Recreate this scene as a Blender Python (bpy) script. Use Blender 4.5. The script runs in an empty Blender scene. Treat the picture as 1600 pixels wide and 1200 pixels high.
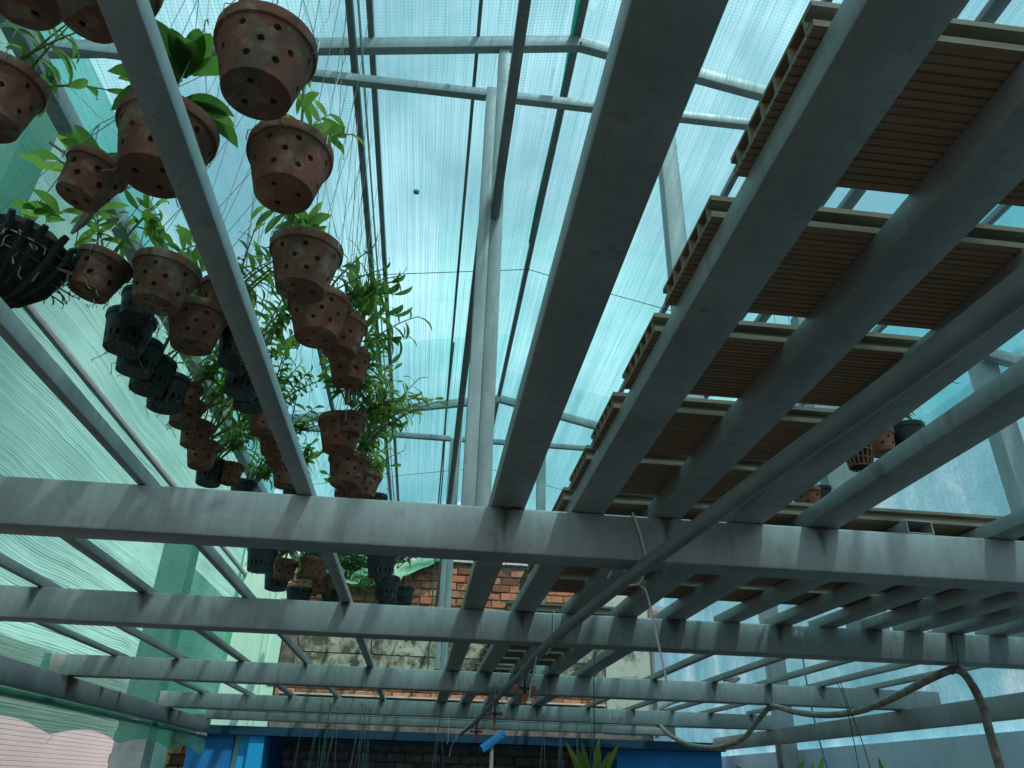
import bpy, math, random
from mathutils import Vector, Matrix, Euler, noise

S = bpy.context.scene
COL = S.collection
RND = random.Random(7)
EYE = 1.7                      # eye height above the ground; all z below are measured from the eye

# ------------------------------------------------------------------ camera
cam_d = bpy.data.cameras.new('camera')
cam = bpy.data.objects.new('camera', cam_d); COL.objects.link(cam)
cam_d.sensor_width = 36.0; cam_d.sensor_fit = 'HORIZONTAL'
cam_d.lens = 1157.69 / 1600 * 36.0
cam_d.clip_start = 0.02; cam_d.clip_end = 400
PITCH, YAW, ROLL = 0.49695519, 0.10087813, 0.03029225
cp, sp, cy, sy, cr, sr = (math.cos(PITCH), math.sin(PITCH), math.cos(YAW), math.sin(YAW), math.cos(ROLL), math.sin(ROLL))
B = Matrix(((1, 0, 0), (0, 0, -1), (0, 1, 0)))
Ry = Matrix(((cy, -sy, 0), (sy, cy, 0), (0, 0, 1)))
Rp = Matrix(((1, 0, 0), (0, cp, sp), (0, -sp, cp)))
Rr = Matrix(((cr, -sr, 0), (sr, cr, 0), (0, 0, 1)))
Rm = Rr @ Rp @ B @ Ry
rot = Matrix((Rm[0], -Rm[1], -Rm[2])).transposed().to_4x4()
cam.matrix_world = Matrix.Translation((0, 0, EYE)) @ rot
S.camera = cam

# ------------------------------------------------------------------ world, sun, exposure
SUN = Vector((0.30, -0.42, 1.0)).normalized()      # towards the sun: high, behind the camera, from the right
world = bpy.data.worlds.new('World'); S.world = world; world.use_nodes = True
nt = world.node_tree; nt.nodes.clear()
def wn(t, **k):
    n = nt.nodes.new(t)
    for a, b in k.items(): setattr(n, a, b)
    return n
sky = wn('ShaderNodeTexSky', sky_type='NISHITA', sun_disc=False)
sky.sun_elevation = math.asin(SUN.z); sky.sun_rotation = math.atan2(SUN.x, SUN.y)
tc = wn('ShaderNodeTexCoord')
nz = wn('ShaderNodeTexNoise'); nz.inputs['Scale'].default_value = 2.6; nz.inputs['Detail'].default_value = 6
rmp = wn('ShaderNodeValToRGB'); rmp.color_ramp.elements[0].position = 0.38; rmp.color_ramp.elements[1].position = 0.62
rmp.color_ramp.elements[0].color = (0.25, 0.25, 0.25, 1); rmp.color_ramp.elements[1].color = (0.95, 0.95, 0.95, 1)
mixc = wn('ShaderNodeMixRGB'); mixc.inputs[2].default_value = (13.6, 14.0, 14.6, 1)
bg = wn('ShaderNodeBackground'); bg.inputs['Strength'].default_value = 0.105
wo = wn('ShaderNodeOutputWorld')
L = nt.links.new
L(tc.outputs['Generated'], nz.inputs['Vector']); L(nz.outputs['Fac'], rmp.inputs[0]); L(rmp.outputs[0], mixc.inputs[0])
L(sky.outputs[0], mixc.inputs[1]); L(mixc.outputs[0], bg.inputs['Color']); L(bg.outputs[0], wo.inputs['Surface'])

sun_d = bpy.data.lights.new('sun', 'SUN'); sun_d.energy = 3.0; sun_d.angle = math.radians(0.8); sun_d.color = (1.0, 0.95, 0.87)
sun = bpy.data.objects.new('sun', sun_d); COL.objects.link(sun)
sun.rotation_euler = SUN.to_track_quat('Z', 'Y').to_euler(); sun.location = (4, -6, 14)

S.view_settings.view_transform = 'Standard'; S.view_settings.look = 'None'
S.view_settings.exposure = 0.0; S.view_settings.gamma = 1.0
S.view_settings.use_curve_mapping = False
S.render.engine = 'CYCLES'
S.cycles.max_bounces = 10; S.cycles.diffuse_bounces = 5; S.cycles.transparent_max_bounces = 16
S.cycles.use_denoising = True
S.cycles.sample_clamp_indirect = 6

# ------------------------------------------------------------------ materials
def mat(name):
    m = bpy.data.materials.new(name); m.use_nodes = True
    t = m.node_tree; t.nodes.clear()
    o = t.nodes.new('ShaderNodeOutputMaterial')
    return m, t, o
def nd(t, typ, ins=None, **k):
    n = t.nodes.new(typ)
    for a, b in k.items(): setattr(n, a, b)
    if ins:
        for a, b in ins.items():
            if hasattr(b, 'is_output'): t.links.new(b, n.inputs[a])
            else: n.inputs[a].default_value = b
    return n
def ramp(t, fac, stops):
    r = t.nodes.new('ShaderNodeValToRGB'); e = r.color_ramp.elements
    while len(e) < len(stops): e.new(0.5)
    for i, (p, c) in enumerate(stops):
        e[i].position = p; e[i].color = (c[0], c[1], c[2], 1) if not isinstance(c, (int, float)) else (c, c, c, 1)
    t.links.new(fac, r.inputs[0]); return r.outputs[0]
def mixrgb(t, fac, a, b, blend='MIX'):
    n = t.nodes.new('ShaderNodeMixRGB'); n.blend_type = blend
    for i, v in enumerate((fac, a, b)):
        if hasattr(v, 'is_output'): t.links.new(v, n.inputs[i])
        elif i == 0: n.inputs[0].default_value = v
        else: n.inputs[i].default_value = (v[0], v[1], v[2], 1)
    return n.outputs[0]
def objvec(t, scale=(1, 1, 1), rnd=True):
    c = nd(t, 'ShaderNodeTexCoord'); out = c.outputs['Object']
    if rnd:
        oi = nd(t, 'ShaderNodeObjectInfo')
        m = nd(t, 'ShaderNodeMath', {0: oi.outputs['Random'], 1: 37.0}, operation='MULTIPLY')
        a = nd(t, 'ShaderNodeVectorMath', {0: out, 1: m.outputs[0]}, operation='ADD'); out = a.outputs[0]
    mp = nd(t, 'ShaderNodeMapping', {'Vector': out, 'Scale': scale})
    return mp.outputs[0]
def noi(t, vec, scale, detail=4, rough=0.55):
    return nd(t, 'ShaderNodeTexNoise', {'Vector': vec, 'Scale': scale, 'Detail': detail, 'Roughness': rough}).outputs['Fac']
def principled(t, o, color, rough=0.6, metal=0.0, spec=0.4, bump=None, bstr=0.2, bdist=0.004):
    p = nd(t, 'ShaderNodeBsdfPrincipled')
    for key, v in (('Base Color', color), ('Roughness', rough), ('Metallic', metal), ('Specular IOR Level', spec)):
        if hasattr(v, 'is_output'): t.links.new(v, p.inputs[key])
        elif key == 'Base Color': p.inputs[key].default_value = (v[0], v[1], v[2], 1)
        else: p.inputs[key].default_value = v
    if bump is not None:
        b = nd(t, 'ShaderNodeBump', {'Strength': bstr, 'Distance': bdist, 'Height': bump})
        t.links.new(b.outputs[0], p.inputs['Normal'])
    t.links.new(p.outputs[0], o.inputs['Surface']); return p

def make_steel(name, base, rust=0.5):
    m, t, o = mat(name)
    v = objvec(t); big = noi(t, v, 3.0, 5); fine = noi(t, v, 38, 4); st = noi(t, objvec(t, (14, 14, 1.5)), 3.0, 4)
    lo = tuple(c * 0.78 for c in base); hi = tuple(min(1, c * 1.16) for c in base)
    c = ramp(t, big, [(0.3, lo), (0.7, hi)])
    drip = noi(t, objvec(t, (26, 26, 0.9)), 2.0, 5, 0.6)
    c = mixrgb(t, ramp(t, drip, [(0.59, 0.0), (0.70, 0.36)]), c, (0.10, 0.085, 0.065))
    c = mixrgb(t, ramp(t, noi(t, objvec(t, (1.5, 40, 40)), 2.2, 4, 0.6), [(0.62, 0.0), (0.70, 0.30)]), c, (0.42, 0.42, 0.40))
    c = mixrgb(t, ramp(t, noi(t, v, 6, 7, 0.72), [(0.52, 0.0), (0.68, 0.20)]), c, (0.52, 0.53, 0.51))
    c = mixrgb(t, 0.22, c, ramp(t, st, [(0.30, (0.22, 0.22, 0.21)), (0.65, (0.55, 0.55, 0.55))]), 'OVERLAY')
    c = mixrgb(t, ramp(t, noi(t, v, 16, 6, 0.7), [(0.63, 0.0), (0.76, 0.32)]), c, (0.08, 0.075, 0.065))
    c = mixrgb(t, ramp(t, fine, [(0.26, 0.22), (0.42, 0.0)]), c, (0.09, 0.085, 0.075))
    spots = noi(t, v, 8.5, 2)
    c = mixrgb(t, ramp(t, spots, [(0.70, 0.0), (0.77, rust)]), c, (0.13, 0.085, 0.05))
    principled(t, o, c, ramp(t, big, [(0.3, 0.42), (0.7, 0.62)]), 0.25, 0.5, fine, 0.12, 0.002)
    return m
def make_simple(name, a, b, scale=8, rough=0.6, metal=0, spec=0.3, bstr=0.2, stretch=(1, 1, 1)):
    m, t, o = mat(name)
    v = objvec(t, stretch); n = noi(t, v, scale, 5)
    principled(t, o, ramp(t, n, [(0.32, a), (0.68, b)]), rough, metal, spec, n, bstr)
    return m
M = {}
M['steel'] = make_steel('painted_steel', (0.315, 0.340, 0.335))
M['steel_light'] = make_steel('galvanised_steel', (0.355, 0.39, 0.39), 0.5)
M['steel_dark'] = make_steel('weathered_steel', (0.24, 0.25, 0.26), 0.9)
M['weld'] = make_simple('weld_rust', (0.03, 0.025, 0.02), (0.10, 0.06, 0.035), 60, 0.8)
M['pvc'] = make_simple('grey_pvc', (0.16, 0.17, 0.18), (0.22, 0.23, 0.24), 14, 0.45)
M['wire'] = make_simple('galvanised_wire', (0.16, 0.17, 0.17), (0.25, 0.26, 0.26), 20, 0.5, 0.6)
M['green_wire'] = make_simple('green_coated_wire', (0.03, 0.16, 0.10), (0.06, 0.24, 0.15), 20, 0.5)
def make_stain(name, col, amt):
    m, t, o = mat(name); uv = nd(t, 'ShaderNodeUVMap').outputs[0]
    oi = nd(t, 'ShaderNodeObjectInfo')
    sh = nd(t, 'ShaderNodeMath', {0: oi.outputs['Random'], 1: 31.0}, operation='MULTIPLY').outputs[0]
    vv = nd(t, 'ShaderNodeVectorMath', {0: nd(t, 'ShaderNodeMapping', {'Vector': uv, 'Scale': (2.2, 0.8, 1)}).outputs[0], 1: sh}, operation='ADD').outputs[0]
    n = noi(t, vv, 2.4, 6, 0.65)
    sx = nd(t, 'ShaderNodeSeparateXYZ', {0: uv})
    e = nd(t, 'ShaderNodeMath', {0: sx.outputs[0], 1: 0.5}, operation='SUBTRACT').outputs[0]
    e = nd(t, 'ShaderNodeMath', {0: e}, operation='ABSOLUTE').outputs[0]
    e = nd(t, 'ShaderNodeMath', {0: e, 1: -1.3, 2: 0.62}, operation='MULTIPLY_ADD').outputs[0]
    f = nd(t, 'ShaderNodeMath', {0: sx.outputs[1], 1: 0.62, 2: nd(t, 'ShaderNodeMath', {0: e, 1: 0.42}, operation='SUBTRACT').outputs[0]}, operation='MULTIPLY_ADD').outputs[0]
    f = nd(t, 'ShaderNodeMath', {0: f, 1: n}, operation='MULTIPLY').outputs[0]
    a = ramp(t, f, [(0.08, 0.0), (0.34, amt)])
    p = nd(t, 'ShaderNodeBsdfPrincipled', {'Base Color': (*col, 1), 'Roughness': 0.85, 'Specular IOR Level': 0.15})
    tb = nd(t, 'ShaderNodeBsdfTransparent'); mx = nd(t, 'ShaderNodeMixShader', {0: a, 1: tb.outputs[0], 2: p.outputs[0]})
    t.links.new(mx.outputs[0], o.inputs['Surface']); return m
M['stain'] = make_stain('dark_drip_stain', (0.055, 0.05, 0.042), 0.55)
M['rust_stain'] = make_stain('rust_stain', (0.13, 0.075, 0.035), 0.85)
M['wicker'] = make_simple('brown_wicker', (0.10, 0.045, 0.03), (0.20, 0.09, 0.06), 30, 0.8)
M['tie'] = make_simple('white_plastic', (0.55, 0.57, 0.56), (0.68, 0.70, 0.69), 20, 0.45)
M['black'] = make_simple('black_plastic', (0.010, 0.013, 0.014), (0.024, 0.029, 0.030), 22, 0.5, 0, 0.3, 0.1)
M['orange'] = make_simple('orange_plastic', (0.62, 0.10, 0.03), (0.72, 0.14, 0.05), 20, 0.4)
M['hose'] = make_simple('old_hose', (0.14, 0.125, 0.10), (0.34, 0.31, 0.26), 26, 0.6)
M['bark'] = make_simple('bark_and_roots', (0.008, 0.008, 0.007), (0.035, 0.030, 0.022), 45, 0.95, 0, 0.1, 0.8)
M['root'] = make_simple('dry_roots', (0.10, 0.085, 0.06), (0.24, 0.21, 0.16), 40, 0.9)
M['string'] = make_simple('string', (0.05, 0.06, 0.05), (0.09, 0.10, 0.09), 20, 0.8)
M['concrete'] = make_simple('grey_concrete', (0.24, 0.26, 0.27), (0.40, 0.42, 0.43), 6, 0.9, 0, 0.2, 0.4)
M['ground'] = make_simple('dark_damp_floor', (0.050, 0.056, 0.052), (0.100, 0.104, 0.096), 1.8, 0.9, 0, 0.2, 0.4)
M['mortar'] = make_simple('dark_mortar', (0.10, 0.09, 0.078), (0.26, 0.235, 0.20), 11, 0.95, 0, 0.1, 0.5)
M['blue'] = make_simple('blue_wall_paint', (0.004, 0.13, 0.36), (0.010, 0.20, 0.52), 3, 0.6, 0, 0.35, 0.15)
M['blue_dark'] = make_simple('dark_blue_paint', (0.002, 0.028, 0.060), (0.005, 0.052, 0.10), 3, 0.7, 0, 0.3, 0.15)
M['blue_sunlit'] = make_simple('painted_sunlit_blue', (0.006, 0.34, 0.74), (0.015, 0.42, 0.84), 3, 0.6, 0, 0.35, 0.15)  # lighter copy of the blue, sunlight put into the colour
M['mint'] = make_simple('mint_wall_paint', (0.50, 0.84, 0.66), (0.62, 0.92, 0.76), 3, 0.8, 0, 0.2, 0.2, (6, 6, 1))
M['teal_wall'] = make_simple('teal_wall_paint', (0.42, 0.66, 0.62), (0.62, 0.82, 0.77), 1.2, 0.85, 0, 0.2, 0.2, (3, 3, 1))
M['shutter'] = make_simple('pinkish_white_shutter', (0.80, 0.62, 0.61), (0.86, 0.70, 0.69), 2, 0.5)
M['cap'] = make_simple('pale_coping', (0.45, 0.43, 0.40), (0.68, 0.66, 0.62), 6, 0.9)
m, t, o = mat('white_litter')
tr = nd(t, 'ShaderNodeBsdfTranslucent', {'Color': (0.9, 0.92, 0.92, 1)}); t.links.new(tr.outputs[0], o.inputs['Surface']); M['debris'] = m
M['teal_plastic'] = make_simple('teal_plastic', (0.03, 0.32, 0.30), (0.05, 0.40, 0.37), 30, 0.5)

# wood-plastic decking
m, t, o = mat('brown_decking'); v = objvec(t, (1.2, 18, 18)); n = noi(t, v, 4, 5)
principled(t, o, ramp(t, n, [(0.3, (0.24, 0.155, 0.095)), (0.7, (0.36, 0.24, 0.155))]), 0.75, 0, 0.25, n, 0.25); M['deck'] = m
m, t, o = mat('pale_decking_edge'); v = objvec(t, (1.2, 18, 18)); n = noi(t, v, 5, 5)
principled(t, o, ramp(t, n, [(0.3, (0.15, 0.13, 0.098)), (0.7, (0.25, 0.22, 0.17))]), 0.8, 0, 0.25, n, 0.25); M['deck_edge'] = m

# terracotta with bloom, damp and moss
m, t, o = mat('terracotta')
v = objvec(t); oi = nd(t, 'ShaderNodeObjectInfo')
c = ramp(t, noi(t, v, 9, 4), [(0.3, (0.155, 0.056, 0.038)), (0.7, (0.255, 0.098, 0.064))])
c = mixrgb(t, ramp(t, noi(t, v, 13, 6, 0.7), [(0.51, 0.0), (0.66, 0.74)]), c, (0.34, 0.30, 0.23))
c = mixrgb(t, ramp(t, noi(t, v, 9.5, 5, 0.65), [(0.50, 0.0), (0.66, 0.85)]), c, (0.065, 0.062, 0.04))
c = mixrgb(t, 0.28, c, ramp(t, oi.outputs['Random'], [(0.0, (0.075, 0.05, 0.036)), (1.0, (0.27, 0.088, 0.052))]))
principled(t, o, c, 0.85, 0, 0.2, noi(t, v, 60, 4), 0.35, 0.003); M['terra'] = m

# leaves
def make_leaf(name, lo, hi, trans):
    m, t, o = mat(name)
    oi = nd(t, 'ShaderNodeObjectInfo'); v = objvec(t)
    c = ramp(t, oi.outputs['Random'], [(0.0, lo), (0.85, hi), (1.0, (hi[0] * 1.35, hi[1] * 1.08, hi[2]))])
    c = mixrgb(t, 0.22, c, ramp(t, noi(t, v, 30, 3), [(0.3, (0.03, 0.05, 0.015)), (0.7, (0.14, 0.2, 0.06))]), 'OVERLAY')
    p = nd(t, 'ShaderNodeBsdfPrincipled', {'Base Color': c, 'Roughness': 0.42, 'Specular IOR Level': 0.4})
    tc_ = mixrgb(t, 1.0, c, (2.4, 2.25, 1.35), 'MULTIPLY')
    tr = nd(t, 'ShaderNodeBsdfTranslucent', {'Color': tc_})
    mx = nd(t, 'ShaderNodeMixShader', {0: trans, 1: p.outputs[0], 2: tr.outputs[0]})
    t.links.new(mx.outputs[0], o.inputs['Surface']); return m
M['leaf'] = make_leaf('orchid_leaf', (0.065, 0.135, 0.040), (0.125, 0.215, 0.070), 0.60)
M['leaf_dark'] = make_leaf('thick_leaf', (0.040, 0.105, 0.030), (0.08, 0.17, 0.045), 0.45)
M['leaf_yellow'] = make_leaf('yellow_green_leaf', (0.12, 0.20, 0.05), (0.20, 0.27, 0.08), 0.55)
M['cane'] = make_simple('orchid_cane', (0.10, 0.16, 0.05), (0.19, 0.22, 0.10), 25, 0.6)
M['flower'] = make_simple('pink_bud', (0.45, 0.05, 0.09), (0.60, 0.10, 0.14), 40, 0.6)

# bricks
m, t, o = mat('fired_brick')
oi = nd(t, 'ShaderNodeObjectInfo'); v = objvec(t)
c = ramp(t, oi.outputs['Random'], [(0.0, (0.15, 0.075, 0.045)), (0.4, (0.42, 0.18, 0.095)), (0.75, (0.52, 0.25, 0.14)), (1.0, (0.32, 0.19, 0.125))])
c = mixrgb(t, ramp(t, noi(t, v, 14, 5, 0.7), [(0.46, 0.0), (0.64, 0.85)]), c, (0.085, 0.08, 0.055))
principled(t, o, c, 0.92, 0, 0.15, noi(t, v, 45, 5), 0.5, 0.004); M['brick'] = m
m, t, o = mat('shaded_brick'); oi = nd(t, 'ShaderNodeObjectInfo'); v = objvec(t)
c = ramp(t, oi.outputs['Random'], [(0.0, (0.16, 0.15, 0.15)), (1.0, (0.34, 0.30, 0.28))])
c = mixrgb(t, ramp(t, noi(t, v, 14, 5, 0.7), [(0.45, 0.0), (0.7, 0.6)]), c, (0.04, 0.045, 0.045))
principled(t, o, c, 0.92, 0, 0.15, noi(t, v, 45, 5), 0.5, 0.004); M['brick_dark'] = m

# mossy plaster
m, t, o = mat('mossy_plaster'); v = objvec(t)
c = ramp(t, noi(t, v, 2.3, 3), [(0.3, (0.30, 0.34, 0.26)), (0.7, (0.48, 0.52, 0.42))])
c = mixrgb(t, ramp(t, noi(t, v, 5.5, 9, 0.72), [(0.44, 0.0), (0.56, 0.92)]), c, (0.050, 0.062, 0.040))
c = mixrgb(t, ramp(t, noi(t, objvec(t, (5, 5, 0.8)), 2.2, 5), [(0.5, 0.0), (0.72, 0.7)]), c, (0.13, 0.15, 0.085))
principled(t, o, c, 0.95, 0, 0.1, noi(t, v, 26, 6), 0.5, 0.006); M['moss'] = m
m, t, o = mat('stained_pale_plaster'); v = objvec(t)
c = mixrgb(t, ramp(t, noi(t, v, 3.2, 7, 0.7), [(0.55, 0.0), (0.68, 0.85)]), (0.46, 0.53, 0.45), (0.09, 0.10, 0.07))
principled(t, o, c, 0.95, 0, 0.1); M['plaster'] = m
# pale blue painted wall with scattered whiter patches
m, t, o = mat('pale_blue_wall'); v = objvec(t); vs = objvec(t, (1, 2.5, 0.5))
c = ramp(t, noi(t, v, 1.6, 5), [(0.3, (0.46, 0.62, 0.71)), (0.7, (0.60, 0.75, 0.82))])
c = mixrgb(t, ramp(t, noi(t, vs, 1.7, 7, 0.68), [(0.55, 0.0), (0.66, 0.75)]), c, (0.66, 0.74, 0.77))
c = mixrgb(t, ramp(t, noi(t, v, 7, 8, 0.7), [(0.58, 0.0), (0.72, 0.6)]), c, (0.13, 0.19, 0.23))
principled(t, o, c, 0.9, 0, 0.15); M['blue_wall'] = m
# cloudy blue translucent sheeting
m, t, o = mat('cloudy_blue_sheeting'); v = objvec(t); vd = objvec(t, (1, 1.3, 1.0))
f = noi(t, vd, 1.15, 7, 0.62); g = noi(t, objvec(t, (1, 4, 0.7)), 1.4, 6, 0.65)
c = ramp(t, f, [(0.34, (0.20, 0.50, 0.60)), (0.54, (0.36, 0.70, 0.78)), (0.66, (0.72, 0.92, 0.95))])  # palest stops paint streaks of light into the sheet colour
c = mixrgb(t, ramp(t, g, [(0.5, 0.0), (0.68, 0.45)]), c, (0.20, 0.40, 0.48))
c = mixrgb(t, ramp(t, noi(t, v, 45, 5, 0.75), [(0.42, 0.28), (0.58, 0.0)]), c, (0.10, 0.27, 0.34))
d = nd(t, 'ShaderNodeBsdfDiffuse', {'Color': c}); tr = nd(t, 'ShaderNodeBsdfTranslucent', {'Color': c})
mx = nd(t, 'ShaderNodeMixShader', {0: 0.62, 1: d.outputs[0], 2: tr.outputs[0]})
t.links.new(mx.outputs[0], o.inputs['Surface']); M['sheeting'] = m
# green tarpaulin
m, t, o = mat('green_tarpaulin'); v = objvec(t)
c = ramp(t, noi(t, v, 3, 4), [(0.4, (0.05, 0.30, 0.18)), (0.6, (0.28, 0.58, 0.38))])
principled(t, o, c, 0.5, 0, 0.4); M['tarp'] = m

# shade net: woven threads with holes, coordinates in metres from the UV map
def make_net(name, thread, tint, dens, cell=0.015, lstr=0.26, pscale=(0.9, 0.7, 1), pamt=0.16, sk=0.42, wob=0.03):
    m, t, o = mat(name)
    uv = nd(t, 'ShaderNodeUVMap').outputs[0]
    wbn = nd(t, 'ShaderNodeTexNoise', {'Vector': uv, 'Scale': 2.2, 'Detail': 2.0})
    wv = nd(t, 'ShaderNodeVectorMath', {0: wbn.outputs['Color'], 1: (wob, wob, 0)}, operation='MULTIPLY').outputs[0]
    uvw = nd(t, 'ShaderNodeVectorMath', {0: uv, 1: wv}, operation='ADD').outputs[0]
    sep = nd(t, 'ShaderNodeSeparateXYZ', {0: uvw})
    def line(sock, w):
        a = nd(t, 'ShaderNodeMath', {0: sock, 1: 1.0 / cell}, operation='MULTIPLY').outputs[0]
        f_ = nd(t, 'ShaderNodeMath', {0: a}, operation='FRACT').outputs[0]
        b_ = nd(t, 'ShaderNodeMath', {0: f_, 1: 0.5}, operation='SUBTRACT').outputs[0]
        c_ = nd(t, 'ShaderNodeMath', {0: b_}, operation='ABSOLUTE').outputs[0]
        return nd(t, 'ShaderNodeMath', {0: c_, 1: 0.5 - w / 2}, operation='GREATER_THAN').outputs[0]
    lu = line(sep.outputs[0], 0.30); lv = line(sep.outputs[1], 0.22)
    mxl = nd(t, 'ShaderNodeMath', {0: lu, 1: lv}, operation='MAXIMUM').outputs[0]
    sv = nd(t, 'ShaderNodeMapping', {'Vector': uv, 'Scale': (55, 0.30, 1)}).outputs[0]
    streak = noi(t, sv, 1.0, 4, 0.6)
    sv2 = nd(t, 'ShaderNodeMapping', {'Vector': uv, 'Scale': pscale}).outputs[0]
    patch = noi(t, sv2, 1.3, 5, 0.6)
    s1 = ramp(t, streak, [(0.30, -0.0), (0.72, 1.0)])
    irr = ramp(t, noi(t, nd(t, 'ShaderNodeMapping', {'Vector': uv, 'Scale': (90, 2.0, 1)}).outputs[0], 1.0, 2), [(0.32, 0.15), (0.62, 1.0)])
    mxl = nd(t, 'ShaderNodeMath', {0: mxl, 1: irr}, operation='MULTIPLY').outputs[0]
    k = nd(t, 'ShaderNodeMath', {0: mxl, 1: lstr}, operation='MULTIPLY').outputs[0]
    k = nd(t, 'ShaderNodeMath', {0: s1, 1: sk, 2: k}, operation='MULTIPLY_ADD').outputs[0]
    p1 = ramp(t, patch, [(0.35, 0.0), (0.68, 1.0)])
    k = nd(t, 'ShaderNodeMath', {0: p1, 1: pamt, 2: k}, operation='MULTIPLY_ADD').outputs[0]
    k = nd(t, 'ShaderNodeMath', {0: k, 1: dens}, operation='ADD', use_clamp=True).outputs[0]
    tb = nd(t, 'ShaderNodeBsdfTransparent', {'Color': (*tint, 1)})
    tr = nd(t, 'ShaderNodeBsdfTranslucent', {'Color': (*thread, 1)})
    df = nd(t, 'ShaderNodeBsdfDiffuse', {'Color': (*thread, 1)})
    th = nd(t, 'ShaderNodeMixShader', {0: 0.35, 1: tr.outputs[0], 2: df.outputs[0]})
    mx = nd(t, 'ShaderNodeMixShader', {0: k, 1: tb.outputs[0], 2: th.outputs[0]})
    t.links.new(mx.outputs[0], o.inputs['Surface']); return m
M['net'] = make_net('teal_shade_net', (0.11, 0.42, 0.46), (0.60, 0.93, 0.975), 0.045, 0.0135, 0.40)
M['net_side'] = make_net('green_shade_net', (0.10, 0.36, 0.27), (0.50, 0.88, 0.75), 0.25, 0.0150, 0.46, sk=0.30, wob=0.012)
M['net_thin'] = make_net('thin_green_net', (0.12, 0.50, 0.46), (0.86, 0.98, 0.97), -0.14, 0.020, 0.2)
M['net_light_bands'] = make_net('mint_light_band_net', (0.50, 0.95, 0.80), (0.88, 1.0, 0.96), -0.50, 0.020, 0.06, (0.22, 2.6, 1), 0.85, 0.12)  # pale mint bands paint the bright light bands of the roof net
M['net_fold'] = make_net('folded_shade_net', (0.03, 0.26, 0.15), (0.35, 0.72, 0.60), 0.62)

# ------------------------------------------------------------------ mesh helpers
class MB:
    def __init__(s): s.v = []; s.f = []; s.mi = []; s.uv = None
    def add(s, vs, fs, mi=0):
        o = len(s.v); s.v += [tuple(p) for p in vs]; s.f += [tuple(i + o for i in f) for f in fs]; s.mi += [mi] * len(fs); return o
    def box(s, a, b, mi=0):
        (x0, y0, z0), (x1, y1, z1) = a, b
        s.add([(x0, y0, z0), (x1, y0, z0), (x1, y1, z0), (x0, y1, z0), (x0, y0, z1), (x1, y0, z1), (x1, y1, z1), (x0, y1, z1)],
              [(0, 3, 2, 1), (4, 5, 6, 7), (0, 1, 5, 4), (1, 2, 6, 5), (2, 3, 7, 6), (3, 0, 4, 7)], mi)
    def prism(s, prof, axis_pts, mi=0, caps=True):
        # prof: list of (u,v); axis_pts: list of (origin,U,V)
        n = len(prof); vs = []
        for (O, U, V) in axis_pts: vs += [O + U * u + V * w for u, w in prof]
        fs = [(k * n + i, k * n + (i + 1) % n, (k + 1) * n + (i + 1) % n, (k + 1) * n + i) for k in range(len(axis_pts) - 1) for i in range(n)]
        if caps: fs += [tuple(range(n - 1, -1, -1)), tuple(range((len(axis_pts) - 1) * n, len(axis_pts) * n))]
        s.add(vs, fs, mi)
    def tube(s, pts, r, n=6, mi=0, caps=True):
        pts = [Vector(p) for p in pts]; fr = []
        up = Vector((0.123, 0.3, 1)).normalized(); prev = None
        for i, p in enumerate(pts):
            d = (pts[min(i + 1, len(pts) - 1)] - pts[max(i - 1, 0)])
            d = d.normalized() if d.length > 1e-9 else Vector((0, 0, 1))
            u = d.cross(up) if prev is None else prev - d * prev.dot(d)
            if u.length < 1e-4: u = d.cross(Vector((1, 0, 0)))
            u.normalize(); prev = u; w = d.cross(u)
            rr = r[i] if isinstance(r, (list, tuple)) else r
            fr.append((p, u * rr, w * rr))
        s.prism([(math.cos(2 * math.pi * k / n), math.sin(2 * math.pi * k / n)) for k in range(n)], fr, mi, caps)
    def mesh(s, name, mats, smooth=35):
        me = bpy.data.meshes.new(name); me.from_pydata(s.v, [], s.f)
        for x in (mats if isinstance(mats, (list, tuple)) else [mats]): me.materials.append(x)
        me.polygons.foreach_set('material_index', s.mi)
        if s.uv:
            l = me.uv_layers.new(name='UVMap')
            for lp in me.loops: l.data[lp.index].uv = s.uv[lp.vertex_index]
        if smooth:
            me.polygons.foreach_set('use_smooth', [True] * len(me.polygons))
            me.set_sharp_from_angle(angle=math.radians(smooth))
        me.update(); return me

def put(name, me, loc=(0, 0, 0), parent=None, label=None, cat=None, group=None, kind=None, rot=None, scale=None):
    o = bpy.data.objects.new(name, me); COL.objects.link(o)
    if parent is None: o.location = (loc[0], loc[1], loc[2] + EYE)
    else: o.parent = parent; o.location = loc
    if rot is not None: o.rotation_euler = rot
    if scale is not None: o.scale = (scale,) * 3 if isinstance(scale, (int, float)) else scale
    if label: o['label'] = label
    if cat: o['category'] = cat
    if group: o['group'] = group
    if kind: o['kind'] = kind
    return o
def thing(name, label, cat, loc, group=None, rot=None, scale=None): return put(name, None, loc, None, label, cat, group, None, rot, scale)

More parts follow.
